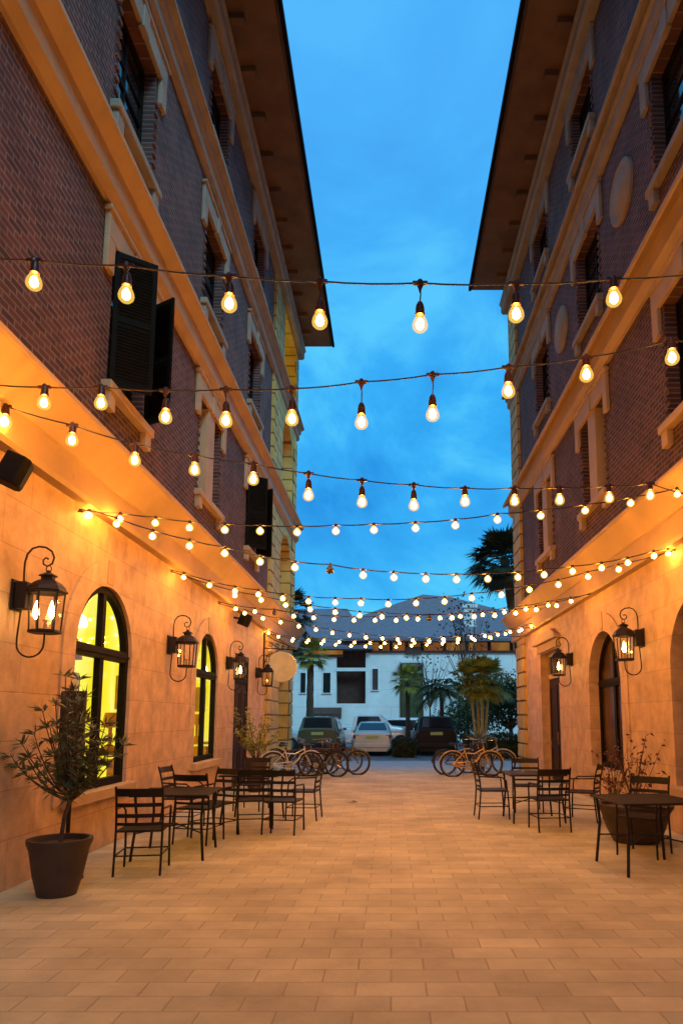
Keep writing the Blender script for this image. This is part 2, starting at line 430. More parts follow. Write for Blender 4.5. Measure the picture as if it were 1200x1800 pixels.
def building(s, X, name, label, y_brick, y_end, ground_ops, lv, win_styles):
    """s=-1 left, +1 right; lv = measured levels"""
    root = thing(name, label, 'building', (X + s * 5, 8, 0))
    Y0 = -9
    w = MB(); panel(w, X, s, Y0, y_brick, 0, lv['c0'] + .1, [o for o in ground_ops if o[1] < y_brick], .26 if s > 0 else .095)
    w.build('stone_wall', M['stone'], root)
    # plinth
    # cornice above the ground floor
    c = MB()
    prof = [(-.05, lv['c0']), (.13, lv['c0']), (.15, lv['c0'] + .05), (.15, lv['c1'] - .015), (.18, lv['c1']), (.24, lv['c1'] + .08), (.42, lv['c2'] - .06), (.45, lv['c2'] - .05), (.45, lv['c2']), (.40, lv['c2'] + .03), (-.05, lv['c2'] + .14)]
    sweep(c, prof, s, X, Y0, y_end + .45)
    c.build('cornice', M['trim'], root)
    jt = MB()
    for yy in [Y0 + 1.5 + 2.44 * k for k in range(20)]:
        if yy < y_end: jt.bx(X - s * .1505, X - s * .152, yy, yy + .006, lv['c0'] + .05, lv['c1'] - .02)
    jt.build('cornice_joint', M['quoin'], root)
    # brick storeys
    def wins(z0, z1, styles):
        return [(yc - w_ / 2, yc + w_ / 2, z0, z1, False) for yc, w_, st in styles]
    b = MB()
    for (za, zb, key) in ((lv['c2'] - .2, lv['b0'] + .1, 2), (lv['b1'] - .1, lv['d0'] + .1, 3), (lv['d1'] - .1, lv['e0'] + .3, 4)):
        panel(b, X, s, Y0, y_brick, za, zb, wins(*win_styles[key]), .2)
    b.build('brick_wall', M['brick'], root)
    for key in (2, 3, 4):
        z0, z1, st = win_styles[key]
        for yc, w_, style in st: upper_window(root, X, s, yc, w_, z0, z1, style, M['trim'] if key == 2 else M['trim_dark'])
    # string courses
    bd = MB()
    sweep(bd, [(-.05, lv['b0']), (.06, lv['b0']), (.14, lv['b0'] + .08), (.16, lv['b0'] + .10), (.16, lv['b0'] + .42), (.30, lv['b1'] - .08), (.34, lv['b1'] - .06), (.34, lv['b1']), (-.05, lv['b1'] + .08)], s, X, Y0, y_end + .34)
    bd.build('string_course', M['trim'], root)
    bd = MB()
    sweep(bd, [(-.05, lv['d0']), (.06, lv['d0']), (.12, lv['d0'] + .06), (.12, lv['d0'] + .24), (.18, lv['d0'] + .28), (.18, lv['d0'] + .38), (.26, lv['d1'] - .07), (.30, lv['d1'] - .05), (.30, lv['d1']), (-.05, lv['d1'] + .06)], s, X, Y0, y_end + .30)
    bd.build('string_course', M['trim_dark'], root)
    # frieze, eaves and roof
    fz = MB(); sweep(fz, [(-.05, lv['e0']), (.20, lv['e0']), (.26, lv['e0'] + .06), (.26, lv['e0'] + .26), (.32, lv['e0'] + .34), (-.05, lv['e0'] + .34)], s, X, Y0, y_end + .26)
    fz.build('frieze', M['trim_dark'], root)
    ev = MB(); sweep(ev, [(-.3, lv['e1'] - .02), (1.26, lv['e1'] - .02), (1.26, lv['e1'] + .02), (-.3, lv['e1'] + .02)], s, X, Y0, y_end + (.22 if s < 0 else -.30))
    ev.build('soffit', M['soffit'], root)
    yy = Y0 + .4
    while yy < y_end - (.55 if s > 0 else .2):
        dt = MB(); dt.bx(X - s * .32, X - s * .62, yy, yy + .16, lv['e1'] - .16, lv['e1'] - .022); dt.build('eave_bracket', M['soffit'], root, bevel=.01); yy += 1.15
    rf = MB()
    xe = X - s * 1.32; xr = X + s * 5
    yb_ = y_end + (.28 if s < 0 else -.24)
    rf.add([(xe, Y0, lv['e1'] + .02), (xe, yb_, lv['e1'] + .02), (xe, Y0, lv['e1'] + .16), (xe, yb_, lv['e1'] + .16), (xr, Y0, lv['e1'] + 2.6), (xr, yb_ - 4, lv['e1'] + 2.6), (X + s * 10.5, Y0, lv['e1'] + .02), (X + s * 10.5, yb_, lv['e1'] + .02)],
           [(0, 1, 3, 2), (2, 3, 5, 4), (3, 1, 7), (3, 7, 5), (4, 5, 7, 6), (0, 2, 4, 6), (0, 6, 7, 1)])
    rf.build('roof', M['rooft'], root)
    gt = MB(); gt.bx(xe - s * .09, xe, Y0, yb_ + .05, lv['e1'] + .0, lv['e1'] + .14); gt.build('gutter', M['frame'], root, bevel=.02)
    # end bay, coursed stone
    q = MB()
    XQ = X - s * .05
    endops = [o for o in ground_ops if o[0] >= y_brick]
    panel(q, XQ, s, y_brick, y_end, 0, lv['c0'] + .1, endops, .5)
    if y_end - y_brick > 3:
        a, bq = y_brick + 1.9, y_end - .9
        panel(q, XQ, s, y_brick, y_end, lv['c2'] - .2, lv['b0'] + .1, [(a, bq, lv['c2'] + .5, lv['b0'] - .35, True)], .5)
        panel(q, XQ, s, y_brick, y_end, lv['b1'] - .1, lv['d0'] + .1, [(a, bq, lv['b1'] + .5, lv['d0'] - .3, True)], .5)
        panel(q, XQ, s, y_brick, y_end, lv['d1'] - .1, lv['e0'] + .3, [(a, bq + .5, lv['d1'] + .5, lv['e0'] - .05, False)], .5)
    else:
        for za, zb in ((lv['c2'] - .2, lv['b0'] + .1), (lv['b1'] - .1, lv['d0'] + .1), (lv['d1'] - .1, lv['e0'] + .3)):
            panel(q, XQ, s, y_brick, y_end, za, zb, [], .5)
    # end wall and back of the building, so that it is a solid block
    q.quad((XQ, y_end, 0), (X + s * 10, y_end, 0), (X + s * 10, y_end, lv['e0'] + .3), (XQ, y_end, lv['e0'] + .3))
    q.quad((XQ, y_brick, 0), (X, y_brick, 0), (X, y_brick, lv['e0'] + .3), (XQ, y_brick, lv['e0'] + .3))
    q.quad((X + s * 10, Y0, 0), (X + s * 10, y_end, 0), (X + s * 10, y_end, lv['e0'] + .3), (X + s * 10, Y0, lv['e0'] + .3))
    q.quad((X, Y0, 0), (X + s * 10, Y0, 0), (X + s * 10, Y0, lv['e0'] + .3), (X, Y0, lv['e0'] + .3))
    q.build('corner_bay', M['quoin'], root)
    qb = MB(); z = .0; k = 0
    yq = [(y_brick + .001, .75), (y_end - .75, .75)] if y_end - y_brick > 3 else [(y_brick + .001, y_end - y_brick)]
    while z < lv['e0'] - .45:
        skip = any(z < b_ and z + .40 > a_ for a_, b_ in ((lv['c0'] - .05, lv['c2'] + .05), (lv['b0'] - .05, lv['b1'] + .05), (lv['d0'] - .05, lv['d1'] + .03)))
        if not skip:
            for yy, ww in yq:
                sh = .18 if (k % 2 and len(yq) > 1) else 0
                qb.bx(XQ, XQ - s * .04, yy + (0 if yy < y_end - 1 else sh), yy + ww - (sh if yy < y_end - 1 else -.04), z + .02, z + .40)
        z += .42; k += 1
    qb.build('quoins', M['quoin'], root, bevel=.02)
    return root

lvl = dict(c0=4.05, c1=4.41, c2=4.78, b0=8.06, b1=8.64, d0=12.02, d1=12.52, e0=15.3, e1=15.85)
lvr = dict(c0=3.98, c1=4.36, c2=4.74, b0=8.08, b1=8.50, d0=11.80, d1=12.22, e0=15.2, e1=15.75)
XL, XR = -3.6, 4.0
A1 = (7.72, 9.40, .74, 3.25, True); A2 = (12.56, 14.16, .78, 3.24, True); D1 = (15.75, 17.3, .0, 3.1, False)
DL = (21.7, 23.6, 0, 3.2, False)
left = building(-1, XL, 'brick_building', 'brick and stone building on the left with lit yellow arched windows', 19.52, 24.5,
    [A1, A2, D1, DL], lvl,
    {2: (5.78, 7.62, [(8.78, 1.25, 'shutters'), (12.95, 1.5, 'mullion'), (17.05, 1.3, 'shutters')]),
     3: (9.5, 11.4, [(4.4, 1.3, 'plain'), (8.6, 1.3, 'plain'), (12.8, 1.35, 'plain'), (16.95, 1.35, 'plain')]),
     4: (13.15, 14.8, [(4.4, 1.3, 'plain'), (8.6, 1.3, 'plain'), (12.8, 1.35, 'plain'), (17.1, 1.4, 'plain')])})
B1 = (7.85, 9.72, .65, 3.24, True); B2 = (11.87, 13.77, .65, 3.22, True); E1 = (16.3, 18.25, 0, 3.28, False)
right = building(1, XR, 'brick_building', 'brick and stone building on the right with dark arched windows', 20.2, 21.35,
    [B1, B2, E1], lvr,
    {2: (5.78, 7.62, [(4.4, 1.4, 'mullion'), (8.55, 1.5, 'plain'), (12.9, 1.5, 'mullion'), (17.1, 1.5, 'mullion')]),
     3: (9.55, 11.4, [(4.4, 1.3, 'plain'), (8.6, 1.4, 'plain'), (12.8, 1.45, 'plain'), (17.0, 1.4, 'plain')]),
     4: (13.4, 14.8, [(4.4, 1.3, 'plain'), (8.6, 1.4, 'plain'), (12.8, 1.4, 'plain'), (16.75, 1.5, 'plain')])})
for yc, zc in ((14.9, 10.6), (10.7, 10.6), (6.5, 10.6)):
    mb = MB(); mb.lathe([(.52, 0), (.52, -.05), (.46, -.08), (.40, -.05), (.36, -.05), (.30, -.09), (.0, -.11)], (XR, yc, zc), 28, 'x'); mb.build('medallion', M['trim_dark'], right, smooth=True)

def arched_window(root, X, s, o, lit):
    ya, yb, za, zb, rd = o
    yc = (ya + yb) / 2; r = (yb - ya) / 2; spr = zb - r
    x = X + s * (.07 if lit else .22)
    f = MB()
    def pts(rr, zbase): return [(yc - rr, zbase)] + [(yc + rr * math.cos(math.pi - math.pi * k / 24), spr + rr * math.sin(math.pi - math.pi * k / 24)) for k in range(25)] + [(yc + rr, zbase)]
    po, pi_ = pts(r, za), pts(r - .085, za)
    for (a, b, c, d) in zip(po, po[1:], pi_[1:], pi_):
        vs = [(x - s * .045, *a), (x - s * .045, *b), (x - s * .045, *c), (x - s * .045, *d), (x + s * .045, *a), (x + s * .045, *b), (x + s * .045, *c), (x + s * .045, *d)]
        f.add(vs, [(0, 1, 2, 3), (3, 2, 6, 7), (4, 7, 6, 5)])
    f.bx(x - .045, x + .045, ya + .085, yb - .085, za, za + .10)
    f.bx(x - .052, x + .052, ya + .02, yb - .02, spr - .07, spr + .07)
    f.bx(x - s * .01 - .06, x - s * .01 + .06, ya + .02, yb - .02, spr - .015, spr + .015)
    f.bx(x - .040, x + .040, yc - .055, yc + .055, za + .1, spr - .07)
    f.bx(x - .040, x + .040, yc - .045, yc + .045, spr + .07, zb - .085)
    win = f.build('window', M['frame'], root)
    pa = pts(r - .06, za + .05)
    g_ = MB(); g_.add([(x, *p_) for p_ in pa], [tuple(range(len(pa)))])
    g_.build('pane', M['glass'] if lit else M['browncurtain'], win)
    # archivolt around the head and the jambs
    tr = MB(); r2 = r * 1.36
    po, pi_ = pts(r2, za - .1), pts(r + .001, za - .1)
    for (a, b, c, d) in zip(po, po[1:], pi_[1:], pi_):
        xx = X - s * .022
        tr.add([(xx, *a), (xx, *b), (xx, *c), (xx, *d), (X + s * .01, *a), (X + s * .01, *b), (X + s * .01, *c), (X + s * .01, *d)], [(0, 1, 2, 3), (0, 4, 5, 1), (2, 6, 7, 3)])
    tr.build('surround', M['stone'], win)
    kb = MB(); kb.bx(X - s * .022, X - s * .035, yc - .09, yc + .09, zb + .03, zb + r * .36 + .03); kb.build('keystone', M['trim'], win)
    sl = MB(); sl.bx(X + s * .17, X - s * .12, ya - .12, yb + .12, za - .13, za + .004); sl.build('sill', M['trim'], win, bevel=.015)
    # what one sees inside
    if lit:
        rm = MB()
        xb = X + s * 2.6; xn = X + s * .10
        rm.quad((xb, ya - 1.2, -.1), (xb, yb + 3.2, -.1), (xb, yb + 3.2, 3.9), (xb, ya - 1.2, 3.9))
        rm.quad((xn, yb + 2.9, -.1), (xb, yb + 2.9, -.1), (xb, yb + 2.9, 3.9), (xn, yb + 2.9, 3.9))
        rm.quad((xn, ya - 1.2, 3.9), (xn, yb + 3.2, 3.9), (xb, yb + 3.2, 3.9), (xb, ya - 1.2, 3.9))
        rm.build('lit_room', M['room'], win)
        ob = MB()
        ob.bx(X + s * 2.3, X + s * 2.5, yb - .2, yb + .2, 1.2, 1.6)
        ob.bx(X + s * 1.9, X + s * 2.0, yb + .9, yb + 1.0, 0, 1.2)
        ob.lathe([(.02, 1.0), (.02, .35), (.10, .3), (.16, .0)], (X + s * 1.1, yb + .6, 2.45), 12)
        ob.build('room_fittings', M['roomobj'], win, bevel=.02)
        ye = yb + 2.88
        pc = MB()
        for xa, xc, za_, zb_ in ((1.0, 1.32, 1.75, 2.35), (2.0, 2.35, 1.7, 2.4)):
            pc.bx(X + s * xa, X + s * xc, ye - .05, ye, za_, zb_)
        pc.bx(X + s * .3, X + s * 2.5, ye - .06, ye, .95, 1.02)
        pc.build('picture_frames', M['roomobj'], win)
        ct = MB(); ct.bx(X + s * .6, X + s * .9, yb + 1.6, yb + 1.9, 0, .95); ct.lathe([(.08, 1.05), (.10, 1.15), (.03, 1.2), (.03, 1.45), (.14, 1.45), (.09, 1.68)], (X + s * .75, yb + 1.3, 0), 12)
        ct.build('counter', M['counter'], win, bevel=.02)
        lm = MB(); lm.lathe([(.02, .14), (.06, .11), (.09, .01), (.07, -.04), (.02, -.05)], (X + s * .75, yb + .1, 2.9), 14); lm.build('ceiling_lamp', M['lampw'], win, smooth=True)
    else:
        rm = MB(); rm.quad((X + s * .3, ya - .1, -.1), (X + s * .3, yb + .1, -.1), (X + s * .3, yb + .1, zb + .1), (X + s * .3, ya - .1, zb + .1)); rm.build('dark_backing', M['darkglass'], win)  # opaque dark sheet added unseen behind the pane against light leaking
    return win
arched_window(left, XL, -1, A1, True); arched_window(left, XL, -1, A2, True)
arched_window(right, XR, 1, B1, False); arched_window(right, XR, 1, B2, False)

def door(root, X, s, o, depth=.24, hood=False):
    ya, yb, za, zb, _ = o; x = X + s * depth; yc = (ya + yb) / 2
    d = MB()
    zt = zb - .62
    for a, b in ((ya + .08, yc - .01), (yc + .01, yb - .08)):
        d.bx(x - .025, x + .025, a, b, .02, zt - .06)
        for (c, e_) in ((.18, .9), (1.02, zt - .22)):
            d.bx(x - s * .025, x - s * .05, a + .06, a + .14, c, e_); d.bx(x - s * .025, x - s * .05, b - .14, b - .06, c, e_)
            d.bx(x - s * .025, x - s * .049, a + .14, b - .14, c, c + .08); d.bx(x - s * .025, x - s * .049, a + .14, b - .14, e_ - .08, e_)
    dr = d.build('door', M['door'], root)
    f = MB(); f.bx(x - .05, x + .05, ya, ya + .08, 0, zb); f.bx(x - .05, x + .05, yb - .08, yb, 0, zb); f.bx(x - .047, x + .047, ya + .08, yb - .08, zb - .08, zb)
    f.bx(x - .06, x + .06, ya + .08, yb - .08, zt - .06, zt + .06); f.build('door_frame', M['trim'] if hood else M['frame'], dr)
    t = MB(); t.bx(x + s * .0, x + s * .02, ya + .08, yb - .08, zt + .06, zb - .08); t.build('transom_pane', M['darkglass'], dr)
    h = MB(); h.tube([(x - s * .09, yc - .1, .95), (x - s * .09, yc - .1, 1.25)], .014); h.tube([(x - s * .02, yc - .1, 1.0), (x - s * .09, yc - .1, 1.0)], .01); h.tube([(x - s * .02, yc - .1, 1.2), (x - s * .09, yc - .1, 1.2)], .01)
    h.build('door_handle', M['brass'], dr)
    if hood:
        p_ = MB()
        p_.bx(X, X - s * .06, ya - .18, yb + .18, zb + .02, zb + .22); p_.bx(X, X - s * .16, ya - .26, yb + .26, zb + .22, zb + .30)
        p_.prism([(ya - .2, zb + .30), (yb + .2, zb + .30), (yb - .35, zb + .50), (ya + .35, zb + .50)], lambda a, b, t: (t, a, b), X, X - s * .10)
        p_.build('door_hood', M['trim'], dr, bevel=.01)
    bk = MB(); bk.quad((X + s * .32, ya - .05, 0), (X + s * .32, yb + .05, 0), (X + s * .32, yb + .05, zb + .05), (X + s * .32, ya - .05, zb + .05)); bk.build('door_backing', M['darkglass'], dr)
    return dr
door(left, XL, -1, D1, .06); door(right, XR, 1, E1, hood=True); door(left, XL, -1, DL, .46)
# glowing loggia at the top of the left corner bay and recessed windows below it
a, b = 19.52 + 1.9, 24.5 - .9
for z0, z1, rd in ((lvl['c2'] + .5, lvl['b0'] - .35, True), (lvl['b1'] + .5, lvl['d0'] - .3, True)):
    f = MB(); f.bx(XL - .36, XL - .32, a - .1, b + .1, z0 - .1, z1 + .1); w_ = f.build('window', M['warmwood'], left)
    f = MB(); f.bx(XL - .31, XL - .27, (a + b) / 2 - .03, (a + b) / 2 + .03, z0, z1 - .05); f.bx(XL - .31, XL - .272, a, b, (z0 + z1) / 2, (z0 + z1) / 2 + .06); f.build('frame', M['frame'], w_)
M['loggia'] = emat('lit_loggia_wall', (1, .72, .06), .75, noise=((.5, .5, .8), [(.85, .55, .03), (1, .80, .08)]))
f = MB(); f.bx(XL - .52, XL - .48, a, b + .5, lvl['d1'] + .5, lvl['e0'] - .05); f.build('lit_loggia', M['loggia'], left)

# ------------------------------------------------------------------ lanterns
def make_lantern():
    r = thing('wall_lantern', '', 'lantern')
    b = MB(); b.bx(0, .02, -.10, .10, -.15, .15); b.bx(.02, .135, -.075, .075, -.13, .13); b.build('back_plate', M['iron'], r, bevel=.008)
    b = MB()
    sc_ = [(.07, 0, .12), (.065, 0, .22), (.066, 0, .33), (.085, 0, .41), (.13, 0, .465), (.19, 0, .485), (.26, 0, .475), (.32, 0, .435), (.345, 0, .375), (.33, 0, .315), (.285, 0, .29), (.245, 0, .31), (.24, 0, .35), (.265, 0, .375), (.29, 0, .36)]
    b.tube(sc_, [.010] * 10 + [.009, .009, .008, .008, .011], 8)
    lp = [(.06, 0, -.12), (.04, 0, -.40)] + [(.17 - .13 * math.cos(math.pi * k / 12), 0, -.46 - .13 * math.sin(math.pi * k / 12)) for k in range(13)] + [(.30, 0, -.36)]
    b.tube(lp, .009, 8)
    b.tube([(.06, 0, .02), (.16, 0, .03)], .012, 8)
    b.build('scroll_bracket', M['iron'], r, smooth=True)
    b = MB(); X = .30
    b.tube([(X + .025 * math.cos(2 * math.pi * k / 14), 0, .262 + .034 * math.sin(2 * math.pi * k / 14)) for k in range(14)], .005, 6, closed=True)
    b.build('hanging_ring', M['iron'], r, smooth=True)
    o = math.pi / 6
    b = MB(); b.lathe([(.18, .03), (.185, .045), (.17, .06), (.155, .09), (.125, .125), (.085, .15), (.062, .155), (.062, .185), (.088, .190), (.075, .205), (.035, .222), (.018, .232), (.022, .24), (.008, .25)], (X, 0, 0), 6, off=o)
    b.build('lantern_roof', M['iron'], r)
    b = MB()
    for k in range(6):
        q = o + k * math.pi / 3
        b.tube([(X + .158 * math.cos(q), .158 * math.sin(q), .04), (X + .135 * math.cos(q), .135 * math.sin(q), -.345)], .009, 4)
    b.lathe([(.140, -.365), (.148, -.355), (.148, -.335), (.135, -.33)], (X, 0, 0), 6, off=o)
    b.lathe([(.155, .018), (.163, .022), (.163, .034), (.150, .036)], (X, 0, 0), 6, off=o)
    b.build('cage', M['iron'], r)
    b = MB()
    for k in range(6):
        q, q2 = o + k * math.pi / 3, o + (k + 1) * math.pi / 3
        b.quad((X + .132 * math.cos(q), .132 * math.sin(q), -.335), (X + .132 * math.cos(q2), .132 * math.sin(q2), -.335), (X + .152 * math.cos(q2), .152 * math.sin(q2), .02), (X + .152 * math.cos(q), .152 * math.sin(q), .02))
    b.build('glass', M['glass'], r)
    b = MB(); b.tube([(X, 0, -.335), (X, 0, -.25)], [.02, .012], 8); b.lathe([(.012, -.25), (.03, -.245), (.03, -.235), (.01, -.235)], (X, 0, 0), 10); b.build('burner', M['brass'], r, smooth=True)
    return r
def add_flame_glint(r, big=1.0, pos=((.30, 0),), col='flame_and_glint'):
    for px, py in pos:
        b = MB(); b.lathe([(.004, -.235), (.020 * big, -.215), (.030 * big, -.18), (.024 * big, -.13), (.012 * big, -.085), (.002, -.055)], (px, py, 0), 10)
        f = b.build('flame_and_glint', M[col], r, smooth=True, world=False)
lan = make_lantern()
GL = 'black gas lanterns on scroll brackets along the alley walls'
lanterns = [(XL, 6.45, 2.76, 0, 'largest black wall lantern with two glowing drops for reflected glints, left of the first arched window', 2),
            (XL, 11.0, 2.77, 0, 'unlit black wall lantern between the two lit yellow arched windows', 0),
            (XL, 14.95, 2.79, 0, 'lit black wall lantern just before the dark door in the left wall', 1),
            (XL, 18.25, 2.79, 0, 'small unlit wall lantern beside the hanging round sign', 0),
            (XR, 10.78, 2.86, math.pi, 'lit black wall lantern between two dark arched windows on the right wall', 1),
            (XR, 15.05, 2.88, math.pi, 'lit wall lantern beside the hooded dark door on the right', 1)]
protos = []
for i, (x, y, z, rz, lab, fl) in enumerate(lanterns):
    o_ = lan if i == 0 else copy_tree(lan)
    protos.append(o_)
    s_ = 1 if rz == 0 else -1
    place(o_, (x + s_ * .003, y, z), rz, lab, GL)
for o_, (x, y, z, rz, lab, fl) in zip(protos, lanterns):
    if fl == 2: add_flame_glint(o_, 1.0, ((.235, -.055), (.375, -.045)))  # two emissive drops imitate bright reflections in the lower corners
    elif fl == 1: add_flame_glint(o_, 1.15)

# ------------------------------------------------------------------ string lights
def bulb_mesh(far):  # envelope drawn oversize so its amber emission passes for a halo
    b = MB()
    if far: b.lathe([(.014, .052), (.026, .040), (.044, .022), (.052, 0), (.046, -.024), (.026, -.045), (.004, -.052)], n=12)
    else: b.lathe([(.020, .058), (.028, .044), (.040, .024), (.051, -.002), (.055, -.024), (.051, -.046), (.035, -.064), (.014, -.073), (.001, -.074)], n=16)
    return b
def socket_mesh():
    b = MB(); b.lathe([(.008, .152), (.016, .148), (.026, .128), (.031, .10), (.031, .072), (.034, .068), (.034, .050), (.018, .046)], n=12); return b
def clip_mesh():
    b = MB(); b.bx(-.052, .052, -.012, .012, -.012, .010); b.lathe([(.022, -.010), (.022, .014), (.010, .028)], n=8); b.lathe([(.005, -.075), (.012, -.045), (.028, -.010)], n=8); return b
_cache = {}
def shared(key, fn, mat, smooth=True):
    if key not in _cache:
        b = fn(); me = bpy.data.meshes.new(key); me.from_pydata([tuple(v) for v in b.v], [], b.f); me.update(); me.materials.append(mat)
        if smooth: me.shade_smooth(); me.set_sharp_from_angle(angle=R(40))
        _cache[key] = me
    return _cache[key]
def inst(name, me, parent, loc, sc=1, rz=0):
    o = bpy.data.objects.new(name, me); SC.collection.objects.link(o); o.parent = parent; o.location = loc; o.scale = (sc, sc, sc); o.rotation_euler = (0, 0, rz); return o
def core_mesh():
    b = MB(); b.lathe([(.008, .030), (.020, .012), (.028, -.012), (.026, -.034), (.012, -.050), (.001, -.052)], n=10); return b
GS = 'strings of warm bulbs hung across the alley'
def string(label, a, b, pts, left_end, right_end, near, dead=()):
    P = []
    for t in pts:
        u, vc, vb = t
        P.append((on_plane(u, vc, a, b), on_plane(u, vb, a, b)))
    E0 = onx(*left_end) if left_end[1] > 40 else Vector(left_end); E1_ = onx(*right_end) if right_end[1] > 40 else Vector(right_end)
    root = thing('string_light', label, 'string light', E0, 0, GS)
    cab = [E0] + [p[0] for p in P] + [E1_]
    line = []
    for i in range(len(cab) - 1):
        d = (cab[i + 1] - cab[i]).length
        for k in range(4):
            t = k / 4; q = cab[i].lerp(cab[i + 1], t); q.z -= .04 * d * 4 * t * (1 - t) * .5; line.append(q)
    line.append(cab[-1])
    MB().tube(line, .0065 if near else .008, 5).build('cable', M['cable'], root, smooth=True)
    mb = MB()
    for e_, q in ((E0, cab[1]), (E1_, cab[-2])):
        mb.tube([e_, e_ + Vector((math.copysign(.06, e_.x), 0, .01))], .010, 6)
    mb.build('wall_hook', M['iron'], root)
    for i, (pc, pb) in enumerate(P):
        lc, lb = pc - E0, pb - E0
        drop = pc.z - pb.z
        if near:
            inst('cable_clip', shared('cable_clip', clip_mesh, M['socket']), root, lc)
            if drop > .15:
                w_ = MB(); w_.tube([(pc.x, pc.y, pc.z - .03), (pc.x + .004, pc.y, (pc.z + pb.z + .13) / 2), (pb.x, pb.y, pb.z + .145)], .005, 5)
                w_.build('hook_wire', M['socket'], root)
            else:
                lb = Vector((lb.x, lb.y, min(lb.z, lc.z - .13)))
            inst('bulb_socket', shared('bulb_socket', socket_mesh, M['socket']), root, lb)
            bo = inst('light_bulb', shared('light_bulb', lambda: bulb_mesh(False), M['bulbglassglow']), root, lb)
            inst('filament', shared('filament', core_mesh, M['core']), bo, (0, 0, 0))
        else:
            lb = Vector((lb.x, lb.y, min(lb.z, lc.z - .075)))
            s_ = MB
            inst('bulb_socket', shared('far_socket', lambda: MB().lathe([(.012, .09), (.02, .08), (.022, .045), (.016, .04)], n=8), M['socket']), root, lb)
            bo = inst('light_bulb', shared('dead_bulb' if i in dead else 'far_bulb', lambda: bulb_mesh(True), M['deadbulb'] if i in dead else M['bulbglassglow']), root, lb)
            if i not in dead: inst('filament', shared('far_filament', lambda: MB().lathe([(.004, .03), (.024, .018), (.032, 0), (.026, -.02), (.004, -.032)], n=10), M['core']), bo, (0, 0, 0))
    return root
def d6(lst, k=6): return [(u, v - k, v) for u, v in lst]
string('string light nearest the viewer, hanging highest with big pendant bulbs', 4.4, 0,
    [(-110, 442, 478), (60, 457, 492), (222, 466, 514), (403, 485, 530), (562, 494, 560), (738, 497, 566), (907, 498, 548), (1078, 490, 512), (1245, 478, 500)],
    (-3.5, 4.4, 4.55), (3.9, 4.4, 4.5), True)
string('second string light, its line rising to the right across the blue gap', 5.25, -.1,
    [(-20, 675, 690), (78, 680, 698), (178, 680, 696), (291, 686, 730), (397, 684, 736), (513, 683, 733), (635, 671, 739), (760, 658, 725), (893, 645, 684), (1030, 628, 650), (1180, 598, 612)],
    (-3.5, 5.6, 4.35), (3.9, 4.86, 4.4), True)
string('third string light, dropping from upper left and nearly level at right', 6.8, .3,
    [(10, 714, 726), (127, 747, 768), (237, 780, 806), (342, 800, 823), (445, 815, 840), (542, 832, 868), (636, 844, 880), (727, 852, 886), (817, 858, 879), (904, 858, 877), (983, 857, 870), (1070, 854, 864), (1142, 850, 861)],
    (-3.48, 5.75, 4.25), (3.88, 7.96, 4.2), True)
string('fourth string light, starting at the glowing anchor above the big arched window', 8.15, 0,
    d6([(211, 911), (273, 918), (333, 926), (395, 930), (457, 932), (522, 934), (590, 932), (657, 930), (730, 927), (800, 922), (874, 912), (950, 905), (1028, 896), (1108, 883), (1190, 867)], 9),
    (-3.52, 148, 897), (3.88, 8.3, 4.2), False)
string('fifth string light, with one dark bulb, sagging below the palm crown', 8.6, .215,
    d6([(157, 903), (205, 918), (268, 940), (333, 957), (395, 970), (457, 985), (518, 995), (580, 1000), (638, 1009), (692, 1013), (748, 1016), (802, 1017), (857, 1016), (910, 1013), (956, 1009), (1006, 1003), (1057, 997), (1103, 988), (1149, 976), (1174, 972)], 8),
    (-3.52, 146, 900), (3.95, 1181, 966), False, dead=(7,))
string('sixth string light, running behind the fifth to the same right anchor', 10.35, -.2,
    d6([(323, 1013), (368, 1027), (413, 1037), (454, 1043), (497, 1050), (542, 1055), (589, 1057), (634, 1058), (682, 1060), (731, 1058), (781, 1055), (829, 1049), (881, 1043), (930, 1034), (981, 1025), (1033, 1011), (1087, 998)], 6),
    (-3.52, 305, 1003), (3.95, 1180, 969), False)
string('seventh string light, sagging just above the slate roof ridge', 12.0, .27,
    d6([(413, 1044), (459, 1052), (502, 1061), (545, 1069), (589, 1074), (632, 1080), (671, 1082), (714, 1084), (754, 1085), (794, 1084), (833, 1082), (869, 1080), (906, 1076), (942, 1070), (978, 1063)], 5),
    (-3.52, 306, 1006), (3.95, 1046, 1040), False, dead=(8,))
string('eighth string light, its middle bulbs lined up against the slate roof', 13.7, -.14,
    d6([(414, 1069), (448, 1074), (482, 1076), (516, 1082), (551, 1085), (587, 1088), (622, 1089), (659, 1089), (696, 1089), (734, 1087), (773, 1085), (809, 1082), (848, 1079), (886, 1074), (924, 1069), (963, 1062), (1003, 1055)], 5),
    (-3.52, 388, 1059), (3.95, 1045, 1043), False, dead=(2,))
string('ninth string light, crossing low over the roof to the far right corner', 16.3, .58,
    d6([(430, 1077), (462, 1086), (493, 1093), (525, 1100), (555, 1106), (584, 1112), (614, 1116), (643, 1120), (672, 1122), (699, 1124), (725, 1125), (754, 1126), (779, 1124), (805, 1123), (828, 1121), (852, 1118), (875, 1116), (896, 1111), (916, 1107), (934, 1101)], 5),
    (-3.52, 389, 1062), (3.95, 942, 1099), False)
string('tenth string light, along the brown eaves of the white house', 19.0, -.08,
    d6([(472, 1112), (489, 1119), (515, 1123), (542, 1125), (569, 1126), (596, 1128), (623, 1129), (650, 1130), (676, 1130), (702, 1130), (728, 1129), (754, 1128), (780, 1127), (805, 1125), (832, 1123), (861, 1120), (888, 1114), (912, 1109)], 4),
    (-3.52, 466, 1109), (3.95, 941, 1101), False)
